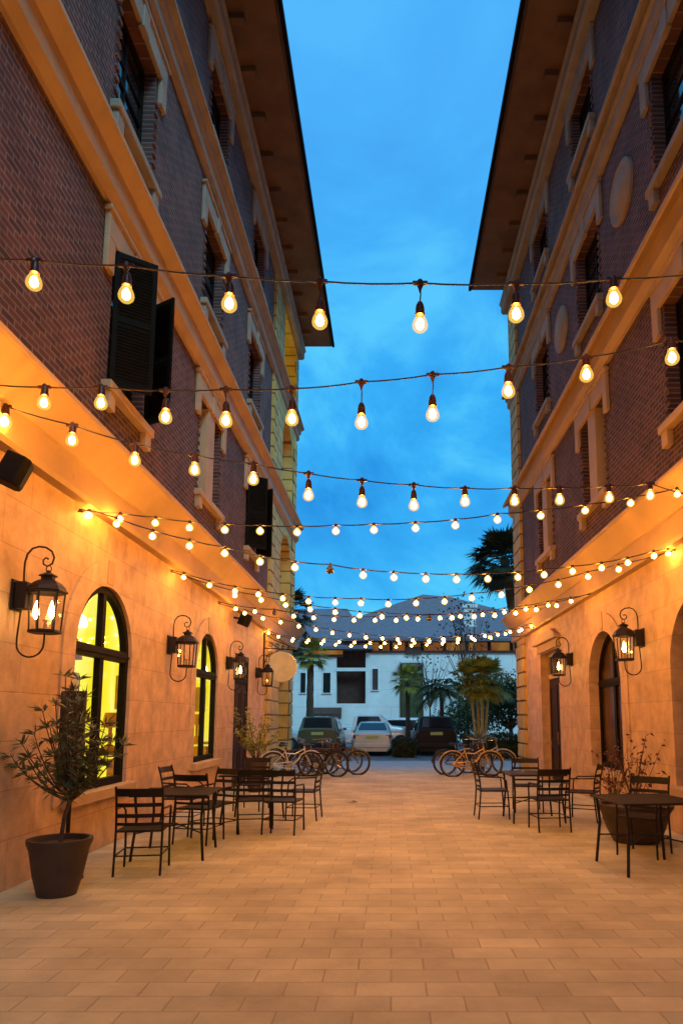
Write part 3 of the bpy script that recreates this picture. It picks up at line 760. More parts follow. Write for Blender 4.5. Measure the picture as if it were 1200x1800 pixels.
string('farthest and lowest string light, just under the brown eaves line', 19.8, 0,
    d6([(513, 1126), (539, 1129), (565, 1131), (590, 1133), (617, 1135), (642, 1136), (669, 1137), (696, 1137), (723, 1135), (750, 1133), (777, 1131), (804, 1129), (834, 1125), (862, 1121)], 4),
    (-3.55, 20.1, 4.07), (3.92, 20.1, 4.0), False)

# ------------------------------------------------------------------ speakers
def make_speaker(loc, rz, label, s=1):
    r = thing('wall_speaker', label, 'speaker', loc, 0, 'black loudspeakers under the left cornice')
    b = MB(); Mx = Matrix.Rotation(rz, 4, 'Z') @ Matrix.Rotation(R(22), 4, 'Y')
    pr = [(-.10, -.13), (.10, -.16), (.16, -.10), (.16, .10), (.10, .16), (-.10, .13)]
    k = len(b.v); b.prism(pr, lambda a_, c_, t: tuple(Mx @ Vector((a_ * s, c_ * s, t * s)) + Vector(loc)), -.17, .17)
    b.build('cabinet', M['speaker'], r, bevel=.015)
    b = MB(); b.prism([(.163, -.085), (.168, -.085), (.168, .085), (.163, .085)], lambda a_, c_, t: tuple(Mx @ Vector((a_ * s, c_ * s, t * s)) + Vector(loc)), -.14, .14); b.build('grille', M['speaker'], r)
    b = MB(); b.tube([Vector(loc), Vector((XL, loc[1] + .02, loc[2] + .05))], .025, 8); b.build('wall_bracket', M['iron'], r)
    return r
sp_ = onx(XL + .26, 20, 826); make_speaker(tuple(sp_), R(20), 'large black loudspeaker under the cornice at the left edge of the photo', .80)
make_speaker((XL + .24, 15.45, 3.83), R(-8), 'small black loudspeaker above the third wall lantern', .85)

# ------------------------------------------------------------------ round hanging sign
ys = 19.2
r = thing('hanging_sign', 'round cream sign hanging from a scrolled iron bracket on the left wall', 'sign', (XL, ys, 3.0))
b = MB(); b.bx(XL, XL + .04, ys - .03, ys + .03, 2.85, 4.0); b.tube([(XL + .03, ys, 3.55), (XL + .92, ys, 3.5)], .018, 6); b.tube([(XL + .03, ys, 3.97), (XL + .3, ys, 3.78), (XL + .92, ys, 3.54)], .014, 6)
for cx, cz, rr in ((.2, 3.65, .08), (.38, 3.62, .07), (.55, 3.58, .055), (.70, 3.56, .04), (.2, 3.40, .07)):
    b.tube([(XL + cx + rr * (1 - k / 26) * math.cos(k * .55), ys, cz + rr * (1 - k / 26) * math.sin(k * .55)) for k in range(20)], .009, 5)
b.tube([(XL + .03, ys, 3.1), (XL + .12, ys, 3.35), (XL + .5, ys, 3.52)], .012, 6)
b.build('sign_bracket', M['iron'], r)
b = MB(); b.lathe([(.0, -.03), (.42, -.03), (.435, -.015), (.435, .015), (.42, .03), (0, .03)], (XL + .52, ys, 3.02), 40, 'y'); b.build('sign_disc', M['signf'], r, smooth=True)
b = MB()
for dx in (-.12, .12): b.tube([(XL + .52 + dx, ys, 3.52), (XL + .52 + dx, ys, 3.42)], .006, 5)
b.build('sign_hook', M['iron'], r)

# ------------------------------------------------------------------ patio furniture
def make_chair():
    r = thing('patio_chair', '', 'chair')
    def post(x):
        return [(x, -.24, .0), (x, -.215, .25), (x, -.20, .45), (x, -.215, .62), (x, -.25, .78), (x, -.29, .90)]
    b = MB()
    pz = [(.80, .88), (.69, .73), (.58, .62), (.50, .53)]
    for z0, z1 in pz:
        def yy(z): return -.20 - .09 * max(0, (z - .5) / .4) ** 1.3
        n_ = 6
        for k in range(n_):
            xa, xb = -.225 + .45 * k / n_, -.225 + .45 * (k + 1) / n_
            ca, cb = -.03 * (1 - (xa / .225) ** 2), -.03 * (1 - (xb / .225) ** 2)
            ya0, ya1, yb0, yb1 = yy(z0) + ca, yy(z1) + ca, yy(z0) + cb, yy(z1) + cb
            b.add([(xa, ya0, z0), (xb, yb0, z0), (xb, yb1, z1), (xa, ya1, z1), (xa, ya0 - .010, z0), (xb, yb0 - .010, z0), (xb, yb1 - .010, z1), (xa, ya1 - .010, z1)], [(0, 1, 2, 3), (4, 7, 6, 5), (0, 4, 5, 1), (3, 2, 6, 7)])
    for x in (-.23, .23): b.tube(post(x)[2:], .0125, 6)
    b.build('backrest', M['iron'], r)
    b = MB()
    for k in range(8): b.bx(-.215, .215, -.19 + k * .055, -.15 + k * .055, .44, .452)
    b.tube([(-.225, -.2, .44), (-.225, .24, .44), (.225, .24, .44), (.225, -.2, .44)], .012, 6, closed=True)
    b.build('seat', M['iron'], r)
    for x in (-.23, .23):
        b = MB(); b.tube(post(x)[:3], .0125, 6); b.build('leg', M['iron'], r)
        b = MB(); b.tube([(x, .23, .44), (x, .245, .22), (x * 1.02, .25, 0)], .0125, 6); b.build('leg', M['iron'], r)
        b = MB(); b.tube([(x, -.23, .67), (x * 1.06, -.05, .66), (x * 1.08, .14, .655), (x * 1.03, .21, .60), (x, .225, .44)], .012, 6); b.build('armrest', M['iron'], r)
    b = MB(); b.tube([(-.23, .245, .2), (.23, .245, .2)], .008, 5); b.tube([(-.23, -.22, .2), (.23, -.22, .2)], .008, 5); b.tube([(-.23, -.21, .2), (-.23, .24, .2)], .008, 5); b.tube([(.23, -.21, .2), (.23, .24, .2)], .008, 5)
    b.build('stretcher', M['iron'], r)
    return r
def make_table():
    r = thing('patio_table', '', 'table')
    b = MB()
    for k in range(13): b.bx(-.42, .42, -.42 + k * .065, -.375 + k * .065, .715, .73)
    b.tube([(-.43, -.43, .72), (.43, -.43, .72), (.43, .43, .72), (-.43, .43, .72)], .014, 6, closed=True)
    b.build('tabletop', M['iron'], r)
    for x, y in ((-1, -1), (-1, 1), (1, -1), (1, 1)):
        b = MB(); b.tube([(x * .38, y * .38, .71), (x * .36, y * .36, .45), (x * .40, y * .40, 0)], .016, 6); b.build('leg', M['iron'], r)
    b = MB(); b.tube([(-.37, -.37, .3), (0, 0, .34), (.37, .37, .3)], .009, 5); b.tube([(-.37, .37, .3), (0, 0, .355), (.37, -.37, .3)], .009, 5); b.build('stretcher', M['iron'], r)
    return r
ch = make_chair()
GC = 'black metal ladder-back patio chairs'
chairs = [(-2.62, 7.45, 8, 'nearest black chair, back to the viewer, below the first arched window'),
          (-2.50, 9.15, -12, 'black chair with its back to the viewer, just right of the nearest chair'),
          (-2.42, 9.62, 150, 'black chair half hidden behind the second arched window chair, facing the viewer'),
          (-3.05, 10.25, -95, 'black chair with curved arm pushed against the left wall under the second window'),
          (-1.95, 10.0, 12, 'black chair before the middle left table, partly hiding it'),
          (-1.52, 9.9, -8, 'black chair with many slats at the right end of the left table group'),
          (-1.38, 11.2, 85, 'black chair seen from the side at the open end of the left table group'),
          (-2.45, 12.3, 170, 'black chair on the far side of the left tables, facing the viewer'),
          (1.62, 11.35, -88, 'black chair seen from the side, alone at the alley end of the right tables'),
          (2.36, 12.1, 175, 'black chair beyond the right table, its top rail above the table edge'),
          (2.28, 10.1, 5, 'black chair in front of the right table with its back to the viewer'),
          (3.05, 11.05, 62, 'tilted-looking black chair between the right table and the wall'),
          (3.0, 8.35, 140, 'black chair close to the viewer at the lower right, beside the planter')]
for i, (x, y, a_, lab) in enumerate(chairs):
    o_ = ch if i == 0 else copy_tree(ch)
    place(o_, (x, y, 0), R(a_), lab, GC)
tb = make_table()
GT = 'black metal patio tables'
for i, (x, y, a_, lab) in enumerate([(-2.55, 8.35, 4, 'black slatted table nearest the viewer on the left'), (-2.15, 10.95, -3, 'black slatted table farther down on the left'), (2.25, 11.1, 2, 'black slatted table on the right, before the hooded door'), (2.75, 7.6, 6, 'black slatted table nearest the viewer on the right')]):
    o_ = tb if i == 0 else copy_tree(tb)
    place(o_, (x, y, 0), R(a_), lab, GT)
# narrow dark board on a post beside the oleander
r = thing('menu_board', 'tall narrow black board on a post behind the oleander', 'board', (-3.27, 7.05, 0))
p0, p1 = at(131, 1215, 7.05), at(129, 1384, 7.05)
b = MB(); b.box((p0.x, 7.05, (p0.z + p1.z) / 2), (.25, .05, p0.z - p1.z)); b.build('board', M['board'], r, bevel=.006)
b = MB(); b.tube([(p0.x, 7.09, 0), (p0.x, 7.09, p0.z - .1)], .022, 8); b.lathe([(.17, 0), (.17, .02), (.03, .04)], (p0.x, 7.09, 0), 16); b.build('post', M['iron'], r, smooth=True)

# ------------------------------------------------------------------ plants
def leaf(mb, p, d, ln, wd, droop=.2, nrm=None):
    d = d.normalized(); side = d.cross(Vector((0, 0, 1)))
    if side.length < 1e-3: side = Vector((1, 0, 0))
    side.normalize()
    if nrm is not None: side = (Matrix.Rotation(nrm, 3, d) @ side)
    m1 = p + d * ln * .45 + Vector((0, 0, -droop * ln * .2)); tip = p + d * ln + Vector((0, 0, -droop * ln))
    k = len(mb.v)
    mb.v += [p, m1 + side * wd / 2, tip, m1 - side * wd / 2]; mb.f.append((k, k + 1, k + 2, k + 3))
def rnd(s): return Vector((random.uniform(-1, 1), random.uniform(-1, 1), random.uniform(-1, 1))) * s
def planter(root, x, y, r_, h, square=False):
    b = MB()
    if square: b.bx(x - r_, x + r_, y - r_, y + r_, 0, h); b.bx(x - r_ - .02, x + r_ + .02, y - r_ - .02, y + r_ + .02, h - .05, h + .002)
    else: b.lathe([(r_ * .62, 0), (r_ * .8, h * .35), (r_ * .95, h * .8), (r_ * 1.05, h * .93), (r_ * 1.05, h), (r_ * .93, h), (r_ * .9, h * .9)], (x, y, 0), 28)
    pt = b.build('pot', M['terracotta'], root, smooth=not square)
    b = MB(); b.lathe([(r_ * .9, h * .86), (0, h * .90)], (x, y, 0), 24); b.build('soil', M['soil'], root)
def oleander():
    x0, y0 = -3.05, 6.5
    r = thing('oleander_shrub', 'potted shrub with long narrow leaves in front of the big lit arched window', 'shrub', (x0, y0, 0))
    planter(r, x0, y0, .27, .5)
    st = MB(); lf = MB()
    base = at(124, 1404, y0)
    st.tube([Vector((x0, y0, .42)), Vector((x0 + .02, y0 + .02, .7)), base], [.022, .018, .016], 7)
    # branch tips as seen, each with whorls of leaves
    tips = [(115, 1190), (140, 1195), (128, 1235), (75, 1250), (88, 1280), (60, 1290), (40, 1310), (30, 1345), (50, 1335), (95, 1330), (120, 1250), (140, 1240), (118, 1290), (135, 1285), (148, 1320), (112, 1335), (130, 1365), (145, 1375), (118, 1385), (155, 1340), (128, 1215), (150, 1225), (105, 1300), (120, 1280), (150, 1300), (165, 1285), (185, 1275), (180, 1310), (195, 1305), (215, 1310), (170, 1340), (185, 1330), (140, 1350), (110, 1360), (75, 1345), (150, 1270), (132, 1320), (125, 1345), (98, 1240), (20, 1330)]
    for k, (u, v) in enumerate(tips):
        T = at(u, v, y0 + random.uniform(-.3, .3))
        mid = base.lerp(T, .5) + Vector((.12 * (T.x - base.x), random.uniform(-.05, .05), -.10))
        pts = [base + rnd(.03), mid, T]
        # smooth
        q = [pts[0].lerp(pts[1], t).lerp(pts[1].lerp(pts[2], t), t) for t in [i / 6 for i in range(7)]]
        st.tube(q, [.010 - .001 * i for i in range(7)], 5)
        for j in range(2, 7):
            if j < 4 and k % 2: continue
            p_ = q[j]; d0 = (q[min(j + 1, 6)] - q[j - 1]).normalized()
            for w_ in range(12 if j > 4 else 6):
                a_ = random.uniform(0, 6.28); sd_ = d0.orthogonal().normalized(); sd_ = Matrix.Rotation(a_, 3, d0) @ sd_
                leaf(lf, p_ + rnd(.012), d0 * random.uniform(.3, 1.0) + sd_ * random.uniform(.6, 1), random.uniform(.09, .16), random.uniform(.018, .030), random.uniform(-.1, .5), random.uniform(-1, 1))
    st.build('stem', M['twig'], r); lf.build('foliage', M['leaf3'], r)
oleander()
def airy_shrub(name, label, x, y, h, w_, mleaf, n, lsz, pot=True, z0=.35, pr=.2, lean=0):
    r = thing(name, label, 'shrub', (x, y, 0))
    if pot: planter(r, x, y, pr, z0 + .06)
    st = MB(); lf = MB(); base = Vector((x, y, z0))
    for k in range(n):
        a_ = random.uniform(0, 6.28); rr = w_ * math.sqrt(random.random()); T = Vector((x + rr * math.cos(a_) + lean, y + rr * math.sin(a_), z0 + h * random.uniform(.35, 1)))
        md = base.lerp(T, .5) + Vector((0, 0, .08 * h)) + rnd(.05)
        q = [base.lerp(md, t).lerp(md.lerp(T, t), t) for t in [i / 5 for i in range(6)]]
        st.tube(q, [.007 - .001 * i for i in range(6)], 4)
        for j in range(2, 6):
            for _ in range(6 if mleaf != 'redleaf' else 2):
                leaf(lf, q[j] + rnd(.05), rnd(1) + Vector((0, 0, .2)), lsz * random.uniform(.6, 1.2), lsz * .45, .2, random.uniform(-1.5, 1.5))
    st.build('stem', M['twig'], r); lf.build('foliage', M[mleaf], r)
    return r
airy_shrub('potted_shrub', 'airy green potted shrub beside the dark door on the left', -2.95, 15.2, 1.25, .5, 'leaf1', 26, .09, z0=.6, pr=.24)
airy_shrub('red_leaf_shrub', 'bare shrub with dark red leaves in the round planter at lower right', 3.2, 9.2, 1.0, .42, 'redleaf', 20, .075, z0=.42, pr=.46)
airy_shrub('red_leaf_shrub', 'sparse red leaf shrub by the wall below the right arched window', 3.35, 10.5, .95, .40, 'redleaf', 16, .075, z0=.3, pr=.22)

def palm(name, label, top, trunk_r, crown_r, nfr, mleaf, trunk_mat='palmtrunk', z0=0, lean=(0, 0), blades=22, fan=.75, sparse=1.0, stems=None, group=None):
    x, y, z = top
    r = thing(name, label, 'palm tree', (x - lean[0], y - lean[1], z0), 0, group)
    bases = stems or [(-lean[0], -lean[1], 0, 0)]
    for (bx_, by_, tx, ty) in bases:
        b = MB(); n_ = 14; pts = []; rs = []
        for k in range(n_ + 1):
            t = k / n_
            pts.append((x + bx_ * (1 - t) + tx * t, y + by_ * (1 - t) + ty * t, z0 + (z - z0) * t)); rs.append(trunk_r * (1.15 - .25 * t) * (1 + .10 * (k % 2)))
        b.tube(pts, rs, 10); b.build('trunk', M[trunk_mat], r, smooth=True)
    c = MB(); C0 = Vector((x, y, z))
    for k in range(nfr):
        a_ = k * 2.39996; el = R(80) - (k / nfr) * R(125) + random.uniform(-.12, .12)
        d = Vector((math.cos(a_) * math.cos(el), math.sin(a_) * math.cos(el), math.sin(el)))
        if stems: o0 = Vector((*random.choice(stems)[2:], 0)) + C0
        else: o0 = C0
        pl = crown_r * random.uniform(.38, .55)
        P = o0 + d * pl + Vector((0, 0, -.12 * pl))
        c.tube([o0, o0.lerp(P, .5) + Vector((0, 0, .04)), P], [.016, .012, .009], 4)
        side = d.cross(Vector((0, 0, 1)))
        if side.length < .05: side = Vector((1, 0, 0))
        side.normalize(); up = side.cross(d).normalized()
        for j in range(blades):
            q = (j / (blades - 1) - .5) * 2 * R(105) * fan
            bd = d * math.cos(q) + side * math.sin(q) + up * .12 * abs(math.sin(q))
            ln = crown_r * random.uniform(.42, .58) * (1 - .25 * abs(math.sin(q / 2)))
            w_ = crown_r * .028
            sd_ = bd.cross(up).normalized()
            m1 = P + bd * ln * .5; tip = P + bd * ln + Vector((0, 0, -ln * random.uniform(.12, .4)))
            kk = len(c.v); c.v += [P, m1 + sd_ * w_, tip, m1 - sd_ * w_]; c.f.append((kk, kk + 1, kk + 2, kk + 3))
    c.build('crown', M[mleaf], r)
    return r
def feather_palm(name, label, top, crown_r, nfr, mleaf, trunk_r=.1, z0=0):
    x, y, z = top
    r = thing(name, label, 'palm tree', (x, y, z0))
    b = MB(); b.tube([(x, y, z0 + (z - z0) * k / 8) for k in range(9)], [trunk_r * (1 + .1 * (k % 2)) for k in range(9)], 8); b.build('trunk', M['palmtrunk'], r, smooth=True)
    c = MB()
    for k in range(nfr):
        a_ = k * 2.39996; el = R(75) - (k / nfr) * R(85)
        d = Vector((math.cos(a_) * math.cos(el), math.sin(a_) * math.cos(el), math.sin(el))); hd = Vector((math.cos(a_), math.sin(a_), 0))
        pts = [Vector((x, y, z)) + d * crown_r * t + Vector((0, 0, -crown_r * .55 * t * t)) for t in [i / 8 for i in range(9)]]
        c.tube(pts, [.02 - .002 * i for i in range(9)], 4)
        for i in range(1, 9):
            for sg in (-1, 1):
                for h_ in (0, .5):
                    p_ = pts[i].lerp(pts[i - 1], h_); t_ = (pts[i] - pts[i - 1]).normalized(); sd_ = hd.cross(Vector((0, 0, 1))) * sg
                    leaf(c, p_, sd_ + t_ * .7 + Vector((0, 0, -.2)), crown_r * .34 * (1 - .4 * abs(i / 8 - .4)), crown_r * .05, .35)
    c.build('crown', M[mleaf], r)
    return r
# palms, placed from their crowns
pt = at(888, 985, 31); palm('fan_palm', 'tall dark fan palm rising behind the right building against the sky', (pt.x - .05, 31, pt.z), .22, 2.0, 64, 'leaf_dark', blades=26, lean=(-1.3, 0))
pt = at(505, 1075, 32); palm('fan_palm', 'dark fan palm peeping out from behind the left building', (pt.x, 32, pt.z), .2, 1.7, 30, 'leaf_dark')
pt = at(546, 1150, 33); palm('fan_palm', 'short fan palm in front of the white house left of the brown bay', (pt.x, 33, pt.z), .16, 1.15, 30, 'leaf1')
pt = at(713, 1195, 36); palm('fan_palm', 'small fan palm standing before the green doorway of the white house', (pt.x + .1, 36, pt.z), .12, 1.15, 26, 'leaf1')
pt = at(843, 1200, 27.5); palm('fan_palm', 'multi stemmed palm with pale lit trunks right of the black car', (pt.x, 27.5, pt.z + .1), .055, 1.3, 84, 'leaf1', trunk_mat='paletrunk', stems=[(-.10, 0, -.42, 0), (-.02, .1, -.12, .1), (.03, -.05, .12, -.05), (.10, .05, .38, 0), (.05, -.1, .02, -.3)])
pt = at(776, 1215, 34); feather_palm('feather_palm', 'dark arching feather palm between the doorway and the pale trunks', (pt.x, 34, pt.z), 1.5, 24, 'leaf2')

def crown_tree(name, label, x, y, z0, zc, rad, n, mleaf, lsz, trunk=.1, cat='tree', clumps=9, tm='twig', flat=1.0):
    r = thing(name, label, cat, (x, y, z0))
    st = MB(); lf = MB(); base = Vector((x, y, z0)); fork = Vector((x, y, z0 + (zc - z0) * .45))
    st.tube([base, fork], [trunk, trunk * .75], 8)
    cl = []
    for k in range(clumps):
        v = rnd(1).normalized() * rad * random.uniform(.35, .85); v.z *= flat
        c_ = Vector((x, y, zc)) + v; cl.append(c_)
        st.tube([fork, fork.lerp(c_, .5) + rnd(.1 * rad), c_], [trunk * .5, trunk * .3, trunk * .1], 5)
    for k in range(n):
        c_ = random.choice(cl); d = rnd(1); 
        while d.length > 1: d = rnd(1)
        p_ = c_ + d * rad * .48
        leaf(lf, p_, rnd(1), lsz * random.uniform(.6, 1.3), lsz * .6, .1, random.uniform(-1.5, 1.5))
    st.build('trunk', M[tm], r); lf.build('crown', M[mleaf], r)
    return r
pt = at(820, 1120, 38)
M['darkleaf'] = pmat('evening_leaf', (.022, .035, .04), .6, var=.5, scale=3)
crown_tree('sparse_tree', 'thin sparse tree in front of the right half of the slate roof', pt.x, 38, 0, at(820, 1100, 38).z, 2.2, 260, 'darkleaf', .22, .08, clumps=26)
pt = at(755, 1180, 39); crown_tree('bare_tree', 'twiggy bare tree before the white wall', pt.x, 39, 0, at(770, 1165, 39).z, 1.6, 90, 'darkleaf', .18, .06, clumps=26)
pt = at(885, 1240, 31); crown_tree('leafy_tree', 'dark leafy tree against the corner of the right building', pt.x + .3, 31, 0, 2.4, 1.5, 3800, 'leaf2', .15, .12, clumps=16)
pt = at(870, 1250, 36); crown_tree('leafy_tree', 'dark green bushy tree behind the pale palm trunks', pt.x - .6, 36, 0, 2.2, 1.9, 3800, 'leaf2', .17, .12, clumps=16)
pt = at(800, 1260, 41); crown_tree('leafy_tree', 'low dark tree beyond the black car', pt.x, 41, 0, 1.5, 1.5, 2600, 'leaf2', .16, .12, clumps=14)
def hedge(label, x0, x1, y0, y1, h, n):
    lf = MB()
    for k in range(n):
        face = random.random()
        x = random.uniform(x0, x1); y = random.uniform(y0, y1); z = random.uniform(0, h)
        if face < .45: y = y0 + random.uniform(-.06, .1)
        elif face < .8: z = h + random.uniform(-.12, .07) + .08 * math.sin(x * 3.1)
        leaf(lf, Vector((x, y, z)), rnd(1) + Vector((0, -.2, .2)), random.uniform(.07, .14), .06, .1, random.uniform(-1.5, 1.5))
    lf.bx(x0 + .1, x1 - .1, y0 + .12, y1 - .1, 0, h - .14)
    o_ = lf.build('hedge', M['leaf2']); tag(o_, label, 'hedge')
    o_.location = (0, 0, 0)
hedge('low clipped hedge between the silver car and the black car', .05, 1.05, 28.4, 29.2, .62, 1800)
hedge('low clipped hedge right of the black car, under the pale palm', 2.85, 7.5, 27.6, 28.6, .85, 6000)
hedge('low hedge at the far left beyond the corner of the left building', -8, -4.6, 28.2, 29.0, .7, 2500)
def agave(x, y, z, label, s=1):
    r = thing('agave_plant', label, 'agave', (x, y, 0))
    planter(r, x, y, .26, z)
    b = MB()
    for k in range(30):
        a_ = k * 2.4; el = R(80 - 65 * k / 30); d = Vector((math.cos(a_) * math.cos(el), math.sin(a_) * math.cos(el), math.sin(el)))
        side = d.cross(Vector((0, 0, 1))).normalized(); p_ = Vector((x, y, z)); ln = .62 * s
        k0 = len(b.v); b.v += [p_ + side * .03, p_ + d * ln * .45 + side * .04, p_ + d * ln + Vector((0, 0, -.12)), p_ + d * ln * .45 - side * .04, p_ - side * .03, p_ + d * ln * .45 - Vector((0, 0, .02))]
        b.f += [(k0, k0 + 1, k0 + 5), (k0 + 1, k0 + 2, k0 + 5), (k0 + 2, k0 + 3, k0 + 5), (k0 + 3, k0 + 4, k0 + 5), (k0, k0 + 5, k0 + 4)]
    b.build('leaves', M['leaf4'], r)
agave(2.62, 20.75, .85, 'grey green agave in a pot behind the yellow bicycle')

# ------------------------------------------------------------------ bicycles
def bicycle(label, paint, loc, rz, cruiser=True, basket=False, lean=6, tyre='tyre'):
    r = thing('bicycle', label, 'bicycle', loc, R(rz), 'bicycles parked at the end of the alley')
    Mx = Matrix.Rotation(R(lean), 4, 'X')
    def T(p): return Mx @ Vector(p)
    W_ = .52; RD = .33
    for x in (-W_, W_):
        b = MB(); b.tube([T((x + RD * math.cos(q), 0, RD + RD * math.sin(q))) for q in [2 * math.pi * k / 32 for k in range(32)]], .026, 6, closed=True)
        wh = b.build('wheel', M[tyre], r, smooth=True, world=False)
        b = MB(); b.tube([T((x + .295 * math.cos(q), 0, RD + .295 * math.sin(q))) for q in [2 * math.pi * k / 32 for k in range(32)]], .010, 5, closed=True)
        for k in range(20):
            q = 2 * math.pi * k / 20; b.tube([T((x, .02 * (-1) ** k, RD)), T((x + .295 * math.cos(q), 0, RD + .295 * math.sin(q)))], .0022, 3)
        b.tube([T((x, -.05, RD)), T((x, .05, RD))], .02, 8); b.build('rim', M['chrome'], wh, smooth=True, world=False)
        b = MB(); b.tube([T((x + .375 * math.cos(q), 0, RD + .375 * math.sin(q))) for q in [R(15 + 150 * k / 12) + (0 if x > 0 else R(15)) for k in range(13)]], .018, 5); b.build('mudguard', paint, r, smooth=True, world=False)
    b = MB(); bb, st_, hd, ht = (-.06, 0, .30), (-.20, 0, .74), (.36, 0, .62), (.33, 0, .82)
    b.tube([T(bb), T(st_)], .017, 8); b.tube([T(bb), T((.10, 0, .40)), T(hd)], .019, 8)
    b.tube([T((-.17, 0, .64)), T((.08, 0, .62)), T((.34, 0, .76))], .017, 8); b.tube([T(hd), T(ht)], .021, 8)
    for y in (-.05, .05):
        b.tube([T((-.19, y * .3, .68)), T((-W_, y, RD))], .009, 6); b.tube([T((bb[0], y * .4, bb[2])), T((-W_, y, RD))], .010, 6); b.tube([T((.365, y, .60)), T((.43, y, .50)), T((W_, y, RD))], .012, 6)
    b.build('frame', paint, r, smooth=True, world=False)
    b = MB(); b.lathe([(.001, -.13), (.03, -.12), (.06, -.02), (.10, .06), (.11, .11), (.06, .14), (.001, .145)], (0, 0, 0), 12, 'x')
    b.v = [T((-v.x - .23, v.y, v.z * .35 + .86)) for v in b.v]; b.build('saddle', M['seat'], r, smooth=True, world=False)
    b = MB(); b.tube([T((-.20, 0, .74)), T((-.225, 0, .85))], .013, 6); b.tube([T((.33, 0, .8)), T((.31, 0, .95))], .013, 6)
    b.tube([T((.12, -.31, .98)), T((.22, -.30, .99)), T((.33, -.16, .99)), T((.32, 0, .95)), T((.33, .16, .99)), T((.22, .30, .99)), T((.12, .31, .98))], .011, 6); b.build('handlebar', M['chrome'], r, smooth=True, world=False)
    b = MB(); b.lathe([(.09, -.01), (.10, 0), (.09, .01)], (0, 0, 0), 18, 'y'); b.v = [T((v.x - .06, v.y - .045, v.z + .30)) for v in b.v]
    b.tube([T((-.06, -.07, .30)), T((.04, -.07, .17))], .009, 5); b.tube([T((-.06, .07, .30)), T((-.16, .07, .43))], .009, 5)
    b.box(T((.05, -.12, .165)), (.09, .08, .022)); b.box(T((-.17, .12, .435)), (.09, .08, .022)); b.build('crank', M['chrome'], r, world=False)
    b = MB(); b.tube([T((-.5, -.045, .37)), T((-.3, -.06, .39)), T((-.03, -.06, .42)), T((.06, -.06, .33)), T((0, -.06, .22)), T((-.5, -.045, .30))], .014, 5); b.build('chain_guard', paint, r, world=False)
    b = MB(); b.tube([T((-.14, .05, .27)), (-.2, .22, .0)], .009, 5); b.build('kickstand', M['chrome'], r, world=False)
    if basket:
        b = MB()
        for k in range(5):
            z = .68 + k * .06; w_ = .13 + .01 * k
            b.tube([T((.42 + w_, -w_, z)), T((.42 + w_, w_, z)), T((.42 - .06, w_, z)), T((.42 - .06, -w_, z))], .007, 4, closed=True)
        for k in range(9): b.tube([T((.42 + .13, -.13 + .26 * k / 8, .68)), T((.42 + .17, -.17 + .34 * k / 8, .92))], .004, 4)
        b.build('basket', M['twig'], r, world=False)
    return r
pw = carpaint('white_bicycle_paint', (.80, .76, .66)); pk = carpaint('black_bicycle_paint', (.02, .017, .015)); py_ = carpaint('yellow_bicycle_paint', (.85, .48, .04)); pr_ = carpaint('maroon_bicycle_paint', (.11, .03, .022)); pg_ = carpaint('green_bicycle_paint', (.12, .14, .07))
bicycle('white framed bicycle leaning at the left, nearest the corner bay', pw, (-2.72, 19.0, 0), 18, lean=5)
bicycle('dark maroon bicycle in the middle of the left row', pr_, (-2.25, 19.8, 0), 25, lean=-3)
bicycle('black bicycle with a front basket, just right of the white bicycle', pk, (-1.98, 19.15, 0), -14, basket=True)
bicycle('dark green bicycle with its front wheel farthest out into the alley', pg_, (-1.45, 19.75, 0), -10, lean=-4)
bicycle('black bicycle at the back of the left row against the corner bay', pk, (-2.95, 20.5, 0), 35, lean=3)
bicycle('brown bicycle behind the dark green one in the left row', pr_, (-1.7, 20.6, 0), 12, lean=4)
bicycle('silver bicycle standing at the right behind the yellow cruiser, nearest the pier', carpaint('silver_bicycle_paint', (.5, .5, .48)), (2.75, 20.2, 0), -12, lean=5)
bicycle('yellow cruiser bicycle broadside at the right end of the alley', py_, (2.2, 19.05, 0), 4, basket=False, lean=4)
bicycle('black bicycle hidden behind the yellow cruiser', pk, (2.05, 19.8, 0), 8, lean=-3)

